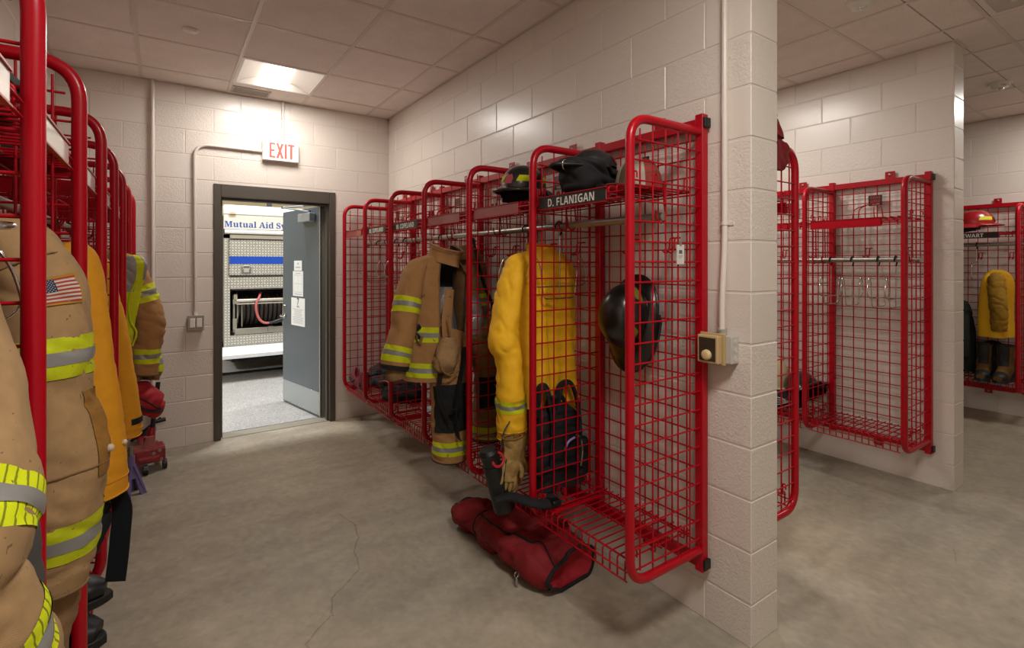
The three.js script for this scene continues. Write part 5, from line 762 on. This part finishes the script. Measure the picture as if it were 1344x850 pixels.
{ // gloves and light hanging off the post
  const at = [-0.56, 0.44, 3.0], t = thing('work_glove', 'tan leather glove hanging fingers down beside the locker post', 'glove', at);
  const f = surf([[0.03, 0.245, 0, 0.052, 0.032], [0.03, 0.2, 0, 0.05, 0.034], [0.02, 0.15, 0, 0.045, 0.026], [0.01, 0.1, 0.0, 0.05, 0.024], [0.0, 0.05, 0, 0.045, 0.02]], { folds: [[0.005, 18, 14, 18]], seed: 111, crease: 0.005 });
  mesh('palm', [f.all(36, 32), f.cap(1)], oliveGlove, t); mesh('lining', f.cap(0.1, -0.004), greyCloth, t); mesh('cuff_edge', sweep(f.ring(0, 0), 0.005, 8), gold, t);
  const F = [[-0.035, 0.075, -0.052, 0.045], [-0.012, 0.06, -0.03, 0.0], [0.012, 0.055, -0.002, -0.012], [0.034, 0.06, 0.028, -0.002]]; F.forEach(([x, y, x2, y2], i) => mesh('finger', finger([[x, y + 0.02, 0], [lerp(x, x2, 0.5), lerp(y, y2, 0.5), 0.008], [x2, y2, 0.004 - i * 0.003]], 0.0135), oliveGlove, t)); mesh('thumb', finger([[0.045, 0.13, 0.01], [0.062, 0.09, 0.022], [0.06, 0.055, 0.02]], 0.014), oliveGlove, t);
  const g2 = thing('work_glove', 'darker glove tucked behind the tan leather glove', 'glove', [-0.5, 0.46, 2.975]); const f2 = surf([[0.03, 0.22, 0, 0.045, 0.02], [0.02, 0.15, 0, 0.042, 0.02], [0.0, 0.05, 0, 0.045, 0.02]], { folds: [[0.004, 18, 14, 18]], seed: 113 }); mesh('palm', [f2.all(24, 28), f2.cap(1), f2.cap(0)], gold, g2);
  [[-0.03, 0.0], [-0.008, -0.02], [0.014, -0.02], [0.034, 0.0]].forEach(([x, y]) => mesh('finger', finger([[x, 0.06, 0], [x - 0.006, 0.02, 0.004], [x - 0.01, y - 0.02, 0.0]], 0.012), gold, g2)); mesh('thumb', finger([[0.035, 0.11, 0], [0.055, 0.07, 0.01], [0.055, 0.04, 0.01]], 0.012), gold, g2);
  const fl = thing('hand_light', 'black hand light with a red ring dangling by the glove', 'flashlight', [-0.63, 0.33, 2.97]);
  mesh('barrel', rod([0.07, 0.02, 0], [0.0, 0.24, 0], 0.052, 18, 0.044, true), rubber, fl); mesh('head', [rod([0.0, 0.24, 0], [-0.02, 0.3, 0], 0.04, 18, 0.046, true), rod([-0.02, 0.3, 0], [-0.024, 0.315, 0], 0.046, 18, 0.036, true)], rubber, fl); mesh('red_ring', xf(new THREE.TorusGeometry(0.03, 0.007, 8, 20), { t: [0.01, 0.27, 0.035], r: [-0.3, 0, 0] }), P(0xb0202a, 0.4), fl); mesh('cord', sweep(curve([[0.05, 0.3, 0], [0.06, 0.38, 0.01], [0.1, 0.42, 0]], 16), 0.004, 6), greyCloth, fl);
  const sl = thing('gear_sling', 'black strap and clip lying over the locker base by the post', 'strap', [-0.5, 0.375, 3.06]);
  mesh('padding', sweep(curve([[-0.13, 0.04, -0.06], [-0.07, 0.055, -0.02], [0.0, 0.035, 0.045], [0.07, 0.02, 0.07], [0.12, 0.03, 0.05]], 30), 0.03, 10, [0.6, 1]), blackCloth, sl); mesh('clip', rbox(0.05, 0.03, 0.06, 0.008, 0.1, 0.025, 0.08), blackPlastic, sl); mesh('webbing', sweep(curve([[-0.11, 0.04, -0.05], [-0.09, 0.16, -0.06], [-0.06, 0.28, -0.07]], 16), 0.02, 8, [0.25, 1]), navy, sl);
}
{ // duffel bag on the floor
  const at = [-0.36, 0, 2.78], t = thing('duffel_bag', 'slumped red duffel bag with black piping on the floor', 'bag', at);
  const f = surf([[-0.06, 0.075, -0.38, 0.06, 0.09], [-0.07, 0.085, -0.3, 0.075, 0.13], [-0.03, 0.085, -0.2, 0.06, 0.14], [0.0, 0.11, -0.06, 0.1, 0.19], [0.02, 0.11, 0.1, 0.1, 0.2], [0.02, 0.085, 0.22, 0.075, 0.18], [0.02, 0.09, 0.3, 0.08, 0.17], [0.03, 0.085, 0.4, 0.075, 0.15]], { ax: [0, 1, 0], e: 2.3, folds: [[0.022, 6, 6, 6], [0.008, 15, 15, 15]], seed: 121, crease: 0.012 });
  const flat = (g) => { const p = g.attributes.position; for (let i = 0; i < p.count; i++) if (p.getY(i) < 0.003) p.setY(i, 0.003 + Math.max(0, noise(p.getX(i) * 20, 0, p.getZ(i) * 20)) * 0.004); g.computeVertexNormals(); return g; };
  mesh('body', flat(f.patch(0, 1, 0, 1, 90, 64)), redCloth, t);
  const end = (u, ins, m) => flat(grid((a, b) => { const c = f(u + ins, 0, 0).add(f(u + ins, 0.5, 0)).multiplyScalar(0.5); return c.lerp(f(u + ins * (1 - a), b, -0.003), a); }, 8, 48));
  mesh('end_panel', end(0, 0.07), redCloth, t); mesh('end_panel', end(1, -0.1), redBright, t);
  const pipeAt = (u, r) => { const q = f.ring(u, 0.002, 0, 1, 60); q.forEach(p => p.y = Math.max(p.y, 0.007)); return sweep(q, r, 8); };
  mesh('piping', pipeAt(0.004, 0.009), blackCloth, t); mesh('piping', pipeAt(0.996, 0.009), blackCloth, t); mesh('piping', pipeAt(0.3, 0.004), blackCloth, t);
  const zp = Array.from({ length: 40 }, (_, i) => f(0.32 + i / 39 * 0.66, 0.1 + 0.05 * Math.sin(i / 6), 0.003)); mesh('zipper', sweep(zp, 0.006, 6, [1, 0.5]), blackCloth, t);
  mesh('zipper_pull', [rbox(0.012, 0.04, 0.008, 0.003, -0.178, 0.03, 0.26), xf(new THREE.TorusGeometry(0.012, 0.003, 6, 14), { t: [-0.178, 0.062, 0.258] })], chrome, t);
}
// helmets: front = local +z
function helmet(label, pos, rot, { shell = helmetBlack, band = lime, stripes = 4, tall = 0.135, a = 0.112, b = 0.14, front = 0.05, side = 0.028, rear = 0.09, droop = 0.035, badge = 0x9d2b33, flap = true, scale = 1 } = {}) {
  const t = thing('fire_helmet', label, 'helmet', pos); t.rotation.set(...rot); t.scale.setScalar(scale);
  const dome = (u, v, off = 0) => { const th = v * 2 * Math.PI, ph = u * Math.PI / 2, c = Math.cos(ph), s = Math.sin(ph); const ridge = 1 + 0.035 * Math.exp(-Math.pow(Math.sin(th) * c * 6, 2)) * c + 0.012 * Math.cos(th * 6) * c * s; return V(Math.sin(th) * (a + off) * Math.pow(c, 0.8) * ridge, 0.03 + (tall + off) * Math.pow(s, 0.9), Math.cos(th) * (b + off) * Math.pow(c, 0.8) * ridge); };
  mesh('shell', grid((u, v) => dome(u, v), 30, 56), shell, t);
  const ext = th => { const c = Math.cos(th); return c > 0 ? lerp(side, front, Math.pow(c, 2)) : lerp(side, rear, Math.pow(-c, 2)); };
  const brim = (u, v, lo) => { const th = v * 2 * Math.PI, e = ext(th) * u, dr = (Math.cos(th) < 0 ? droop : droop * 0.45) * u * u; return V(Math.sin(th) * (a + e), 0.03 - dr - lo, Math.cos(th) * (b + e)); };
  mesh('brim', [grid((u, v) => brim(u, v, 0), 8, 56), grid((u, v) => brim(u, v, 0.008), 8, 56), sweep(Array.from({ length: 57 }, (_, i) => brim(1, i / 56, 0.004)), 0.0065, 8)], shell, t);
  for (let i = 0; i < stripes; i++) { const v = (i + 0.5) / stripes, w = 0.42 / stripes; mesh('reflective_stripe', grid((p, q) => dome(0.12 + p * 0.17, v - w / 2 + q * w + p * 0.02, 0.0025), 6, 10), band, t); }
  const bd = extrude([[-0.02, 0], [0.02, 0], [0.024, 0.03], [0.012, 0.052], [0, 0.046], [-0.012, 0.052], [-0.024, 0.03]], 0.003, 0.001); mesh('front_shield', xf(bd, { r: [-0.3, 0, 0], t: [0, 0.045, b + 0.004] }), P(badge, 0.5), t);
  if (flap) { const g = grid((u, v) => { const th = Math.PI * (0.45 + v * 1.1); return V(Math.sin(th) * (a + 0.004 + u * 0.012), 0.028 - u * 0.085 * (0.7 + 0.3 * Math.sin(v * Math.PI)) + 0.003 * Math.sin(v * 30), Math.cos(th) * (b + 0.004 + u * 0.02)); }, 10, 40); mesh('neck_curtain', g, blackCloth, t); }
  return t;
}
helmet('black fire helmet with lime stripes on the shelf beside the name plate', [-0.29, SHELF + 0.065, 2.75], [0.04, -HP + 0.35, 0.0], { stripes: 5, tall: 0.125, badge: 0xa4464c });
helmet('glossy black fire helmet hung on the back mesh of the end locker', [-0.085, 1.25, 3.33], [-1.25, HP - 0.1, 0, 'YXZ'], { stripes: 4, band: P(0x6c6a1c, 0.5), rear: 0.1, scale: 1.04, badge: 0x6e3338, droop: 0.05 }).rotation.set(-1.35, HP, 0, 'YXZ');
{ // wide brimmed black helmet with ear flaps
  const t = thing('leather_helmet', 'black helmet with wide pointed brim and steel ring on the top shelf', 'helmet', [-0.3, SHELF + 0.012, 3.275]); t.rotation.y = 0.1;
  const f = surf([[-0.02, 0.0, 0, 0.09, 0.085], [-0.02, 0.03, 0, 0.125, 0.1], [-0.01, 0.07, 0, 0.15, 0.11], [0, 0.1, 0, 0.145, 0.112]], { folds: [[0.014, 7, 16, 7]], seed: 131, crease: 0.014, e: 2.4 }); mesh('ear_flaps', [f.all(24, 48), f.cap(0)], blackCloth, t);
  const rimR = th => { const c = Math.cos(th); return [0.15 + (c < 0 ? 0.1 * Math.pow(-c, 3) : 0.03), 0.118]; };
  const top = (u, v) => { const th = v * 2 * Math.PI, [rx, rz] = rimR(th); const k = lerp(0.55, 1, u); return V(Math.cos(th) * rx * k + 0.01, 0.125 - 0.03 * u * u + (Math.cos(th) < 0 ? 0.012 * u : -0.015 * u), Math.sin(th) * rz * k); };
  mesh('brim', [grid(top, 10, 60), grid((u, v) => top(u, v).add(V(0, -0.01, 0)), 10, 60), sweep(Array.from({ length: 61 }, (_, i) => top(1, i / 60).add(V(0, -0.005, 0))), 0.007, 8)], P(0x101110, 0.45), t);
  const dm = (u, v, o = 0) => { const th = v * 2 * Math.PI, ph = u * HP; const r = 1 + 0.03 * Math.cos(th * 8) * Math.cos(ph) * Math.sin(ph); return V(0.02 + Math.cos(th) * (0.115 + o) * Math.cos(ph) * r, 0.115 + (0.085 + o) * Math.sin(ph), Math.sin(th) * (0.1 + o) * Math.cos(ph) * r); }; mesh('crown', grid((u, v) => dm(u, v), 24, 48), P(0x171816, 0.5), t);
  mesh('red_badge', grid((u, v) => dm(0.12 + u * 0.2, 0.1 + v * 0.09, 0.003), 6, 6), P(0xb3202c, 0.5), t); mesh('badge_letter', grid((u, v) => dm(0.16 + u * 0.12, 0.12 + v * 0.025, 0.0042), 4, 4), whitePaint, t);
  mesh('steel_ring', xf(new THREE.TorusGeometry(0.019, 0.003, 8, 24), { t: [-0.2, 0.1, 0.035], r: [0.1, 0.2, 0] }), chrome, t);
}
{ // faded cap
  const t = thing('ball_cap', 'faded red and white ball cap beside the black helmet', 'cap', [-0.2, SHELF + 0.0035, 3.47]); t.rotation.y = 0.1; t.scale.setScalar(1.12);
  const dm = (u, v, o = 0) => { const th = v * 2 * Math.PI, ph = u * HP; return V(Math.cos(th) * (0.1 + o) * Math.pow(Math.cos(ph), 0.7), 0.004 + (0.125 + o) * Math.sin(ph), Math.sin(th) * (0.085 + o) * Math.pow(Math.cos(ph), 0.7)); };
  const fade = cloth(0xa8483f, dirtTan), white = cloth(0xc9c2b6, dirtTan);
  mesh('crown_back', grid((u, v) => dm(u, -0.345 + v * 0.69), 20, 40), fade, t); mesh('front_panel', grid((u, v) => dm(u, 0.345 + v * 0.115), 20, 14), white, t); mesh('front_panel', grid((u, v) => dm(u, 0.54 + v * 0.115), 20, 14), white, t); mesh('camo_panel', grid((u, v) => dm(u, 0.46 + v * 0.08), 20, 10), cloth(0x8d7a5c, dirtHard), t);
  const br = (u, v, lo) => { const th = Math.PI * (0.62 + v * 0.76), k = 1 + u * 0.75; return V(Math.cos(th) * 0.1 * k, 0.008 + 0.012 * (1 - Math.pow(2 * v - 1, 2)) * u - 0.004 * u - lo, Math.sin(th) * 0.085 * (1 + u * 0.1)); }; mesh('brim', [grid((u, v) => br(u, v, 0), 8, 24), grid((u, v) => br(u, v, 0.004), 8, 24), sweep(Array.from({ length: 25 }, (_, i) => br(1, i / 24, 0.002)), 0.003, 6)], fade, t); mesh('button', xf(new THREE.SphereGeometry(0.008, 10, 6), { t: [0, 0.13, 0], s: [1, 0.6, 1] }), fade, t); mesh('strap_adjuster', sweep(Array.from({ length: 16 }, (_, i) => dm(0.05, -0.12 + i * 0.016, 0.002)), 0.008, 6, [1, 0.3]), blackCloth, t);
}
{ // small items
  const t = thing('id_card', 'small white tag clipped to the end locker side mesh', 'tag', [-0.185, 1.535, 3.668]); const tx = canvasTex(96, 160, (x, w, h) => { x.fillStyle = '#cfcac2'; x.fillRect(0, 0, w, h); x.fillStyle = '#4e5a66'; x.fillRect(26, 44, 44, 30); x.fillStyle = '#8b8880'; x.fillRect(20, 90, 56, 6); x.fillRect(20, 104, 40, 5); });
  const g = new THREE.BoxGeometry(0.045, 0.078, 0.003); g.translate(0, 0, 0.004); mesh('card', g, S(0xffffff, 0.5, { map: tx }), t); mesh('clip', rbox(0.014, 0.02, 0.008, 0.002, 0, 0.043, 0.003), steel, t);
  const p0 = blob('gear_heap', 'black folded gear behind the crumpled red cloth', 'gear', [-0.2, BASE + 0.004, 0.38], [0.12, 0.15, 0.2], blackCloth, 145, { s: { e: 2.4 } }); mesh('strap', sweep(p0.f.ring(0.5, 0.002), 0.008, 6, [0.4, 1]), navy, p0);
  const p = blob('gear_heap', 'heap of black straps with an orange strip on the base shelf', 'gear', [-0.25, BASE + 0.004, 0.97], [0.15, 0.16, 0.22], blackCloth, 141, { s: { e: 2.4 } }); mesh('strap', sweep(curve([[-0.11, 0.1, -0.18], [-0.14, 0.13, -0.07], [-0.1, 0.15, 0.04], [-0.13, 0.1, 0.15]], 30), 0.02, 8, [0.3, 1]), navy, p); mesh('orange_strip', sweep(curve([[-0.14, 0.135, -0.12], [-0.13, 0.155, -0.02], [-0.12, 0.15, 0.08]], 16), 0.014, 8, [0.4, 1]), P(0xb5382a, 0.6), p);
  const r = blob('red_vest', 'crumpled red cloth with black trim at the corner locker front', 'cloth', [-0.4, BASE + 0.004, 0.34], [0.05, 0.075, 0.22], cloth(0x96323a, dirtHard), 143, {}); mesh('black_trim', sweep(curve([[-0.04, 0.05, -0.18], [-0.06, 0.04, -0.05], [-0.03, 0.075, 0.06], [-0.055, 0.03, 0.16]], 24), 0.009, 6), blackCloth, r);
  const w = thing('folded_sheet', 'pale blue folded sheet on an empty base shelf', 'paper', [-0.2, BASE + 0.004, 1.45]); mesh('sheet', rbox(0.12, 0.012, 0.2, 0.005, 0, 0.006, 0), P(0xb9c8d4, 0.6), w); mesh('top_fold', xf(rbox(0.1, 0.008, 0.12, 0.003), { t: [0.01, 0.017, -0.01], r: [0, 0.2, 0] }), P(0xc9d3da, 0.6), w);
}
for (const [z, l] of [[0.42, 'wire hanger in the corner locker by the door frame'], [0.86, 'wire hanger above the heap of black gear'], [1.05, 'second wire hanger above the heap of black gear'], [1.7, 'wire hanger beside the tan coat, door side'], [2.72, 'wire hanger on the door side of the yellow jacket'], [3.0, 'wire hanger hooked over the yellow jacket shoulder']]) hanger([-RODZ, RODY, z], l);

// ---------------------------------------------------------------- right of the center wall
{
  const t = thing('red_cloth', 'dark red cloth draped over the locker hoop behind the wall end', 'cloth', [0.375, 1.93, 3.7]);
  const f = surf([[0.02, 0.27, -0.01, 0.02, 0.02], [0.02, 0.25, -0.01, 0.06, 0.035], [0.03, 0.19, 0, 0.1, 0.045], [0.03, 0.14, 0, 0.11, 0.045], [0.04, 0.1, 0.02, 0.12, 0.02], [0.06, 0.05, 0.025, 0.11, 0.016], [0.06, 0.0, 0.025, 0.06, 0.012]], { folds: [[0.009, 12, 8, 12], [0.004, 26, 18, 26]], seed: 151, crease: 0.008 }); mesh('body', [f.all(50, 40), f.cap(1)], redCloth, t);
}
[[3.36, 'wire hanger at the middle of the empty locker rod'], [3.52, 'wire hanger second from the end of the empty locker rod'], [3.62, 'wire hanger at the end of the empty locker rod'], [3.22, 'wire hanger at the inner end of the empty locker rod']].forEach(([z, l]) => hanger([BX - RODZ, 1.525, z], l, 0, 0.16));
{ // gear on the base shelf of the second locker
  const h = helmet('black helmet lying on its side on the far base shelf', [2.2, BASE + 0.13, 3.02], [0.3, -HP, 1.0], { stripes: 0, badge: 0x222222 });
  const b = blob('gear_heap', 'heap of black and white straps on the far base shelf', 'gear', [2.18, BASE + 0.004, 2.78], [0.17, 0.13, 0.2], blackCloth, 161); for (let i = 0; i < 4; i++) mesh('white_strap', sweep(curve([[-0.15, 0.03 + i * 0.02, -0.12], [-0.185, 0.05 + i * 0.016, -0.02], [-0.17, 0.03 + i * 0.02, 0.1], [-0.1, 0.06, 0.19]], 20), 0.009, 6, [0.5, 1]), P(0xa8a294, 0.7), b);
  const c = thing('safety_helmet', 'beige safety helmet on top of the heap of straps', 'helmet', [2.2, BASE + 0.13, 2.77]); const be = P(0xc9b793, 0.5);
  const dm = (u, v) => { const th = v * 2 * Math.PI, ph = u * HP; return V(Math.cos(th) * 0.14 * Math.pow(Math.cos(ph), 0.75), 0.1 + 0.15 * Math.sin(ph) - 0.1 * (1 - u), Math.sin(th) * 0.12 * Math.pow(Math.cos(ph), 0.75)); }; mesh('shell', grid(dm, 24, 44), be, c); mesh('brim', [sweep(Array.from({ length: 45 }, (_, i) => dm(0.02, i / 44).multiply(V(1.1, 1, 1.1))), 0.012, 8, [0.5, 1])], be, c); mesh('chin_strap', sweep(curve([[-0.13, 0.02, 0.06], [-0.16, -0.03, 0.0], [-0.13, 0.01, -0.06]], 16), 0.008, 6, [0.4, 1]), blackCloth, c);
}
{ // last wall: red helmet, yellow jacket, boots, dark coat
  helmet('red fire helmet with yellow stripes on the far wall shelf', [4.74, SHELF + 0.06, 3.42], [0, 0.35, 0], { shell: P(0x9c1018, 0.3, { clearcoat: 0.5 }), band: P(0xd8d020, 0.6), stripes: 3, badge: 0x171717, front: 0.07 });
  const at = [4.72, 0.8, 3.6], t = thing('brush_jacket', 'yellow jacket hanging on the far wall above the boots', 'jacket', at);
  const f = surf(rel(at, [[4.78, 1.44, 3.58, 0.05, 0.04], [4.78, 1.42, 3.58, 0.1, 0.06], [4.78, 1.37, 3.58, 0.16, 0.09], [4.77, 1.25, 3.58, 0.19, 0.105], [4.77, 1.0, 3.57, 0.19, 0.11], [4.77, 0.8, 3.57, 0.2, 0.115]]), { e: 2.4, folds: [[0.01, 8, 2, 8]], seed: 171, lobes: [0.008, 5, 0.3] }); mesh('body', [f.all(50, 48), f.cap(1)], yellow, t);
  sleeve(t, 'sleeve', rel(at, [[4.62, 1.4, 3.6, 0.03, 0.04], [4.59, 1.36, 3.61, 0.055, 0.06], [4.57, 1.22, 3.62, 0.06, 0.065], [4.56, 1.08, 3.625, 0.062, 0.062], [4.57, 0.94, 3.63, 0.055, 0.055], [4.58, 0.87, 3.63, 0.048, 0.05]]), cloth(0xb98a1c, dirtHard), { seed: 173, top: true, seam: [0.92], crease: 0.006 });
  const h = thing('wire_hanger', 'straight steel hanger end beside the far yellow jacket', 'hanger', [CX - RODZ, RODY, 3.42], 'bent wire gear hangers'); mesh('hook', sweep(curve([[-0.024, -0.012, 0], [0, 0.0235, 0], [0.024, 0.006, 0], [0.002, -0.045, 0]], 16), 0.0048, 8), blackPlastic, h); mesh('frame', pipe([[0, -0.04, 0], [0, -0.16, 0], [-0.16, -0.2, 0], [-0.17, -0.34, 0], [0.15, -0.34, 0]], 0.0045, 0.03, 6), chrome, h);
  const k = thing('dark_coat', 'dark green coat hanging at the inner side of the far locker', 'coat', [4.7, 0.42, 3.34]); const kf = surf(rel([4.7, 0.42, 3.34], [[4.76, 1.12, 3.32, 0.05, 0.03], [4.74, 1.05, 3.33, 0.12, 0.06], [4.72, 0.85, 3.33, 0.16, 0.09], [4.72, 0.6, 3.33, 0.17, 0.1], [4.72, 0.44, 3.33, 0.16, 0.1]]), { folds: [[0.012, 8, 3, 8]], seed: 175, crease: 0.008 }); mesh('body', [kf.all(40, 40), kf.cap(1)], cloth(0x161c18, dirtSoft), k); mesh('sleeve', (() => { const q = surf(rel([4.7, 0.42, 3.34], [[4.6, 1.0, 3.36, 0.05, 0.05], [4.57, 0.8, 3.37, 0.055, 0.055], [4.58, 0.6, 3.37, 0.05, 0.05]]), { seed: 176, folds: [[0.006, 9, 6, 9]] }); return [q.all(24, 28), q.cap(0), q.cap(1)]; })(), cloth(0x1b231e, dirtSoft), k);
  const bo = { upper: cloth(0x93691f, dirtHard, 0.7), band: blackCloth, toe: true, group: 'tan and black boots on the far locker base' };
  boot('tan and black boot beside the dark green coat', [4.68, BASE + 0.0105, 3.5], -HP + 0.1, P(0x1a1c1a, 0.6), bo); boot('tan and black boot right by the red locker post', [4.68, BASE + 0.0105, 3.65], -HP - 0.05, P(0x1a1c1a, 0.6), bo);
  const bb = blob('gear_bundle', 'black folded bundle behind the tan and black boots', 'bundle', [4.88, BASE + 0.004, 3.52], [0.09, 0.36, 0.17], blackCloth, 181); mesh('strap', sweep(bb.f.ring(0.5, 0.002), 0.008, 6, [0.4, 1]), greyCloth, bb);
}

renderer.render(scene, camera);
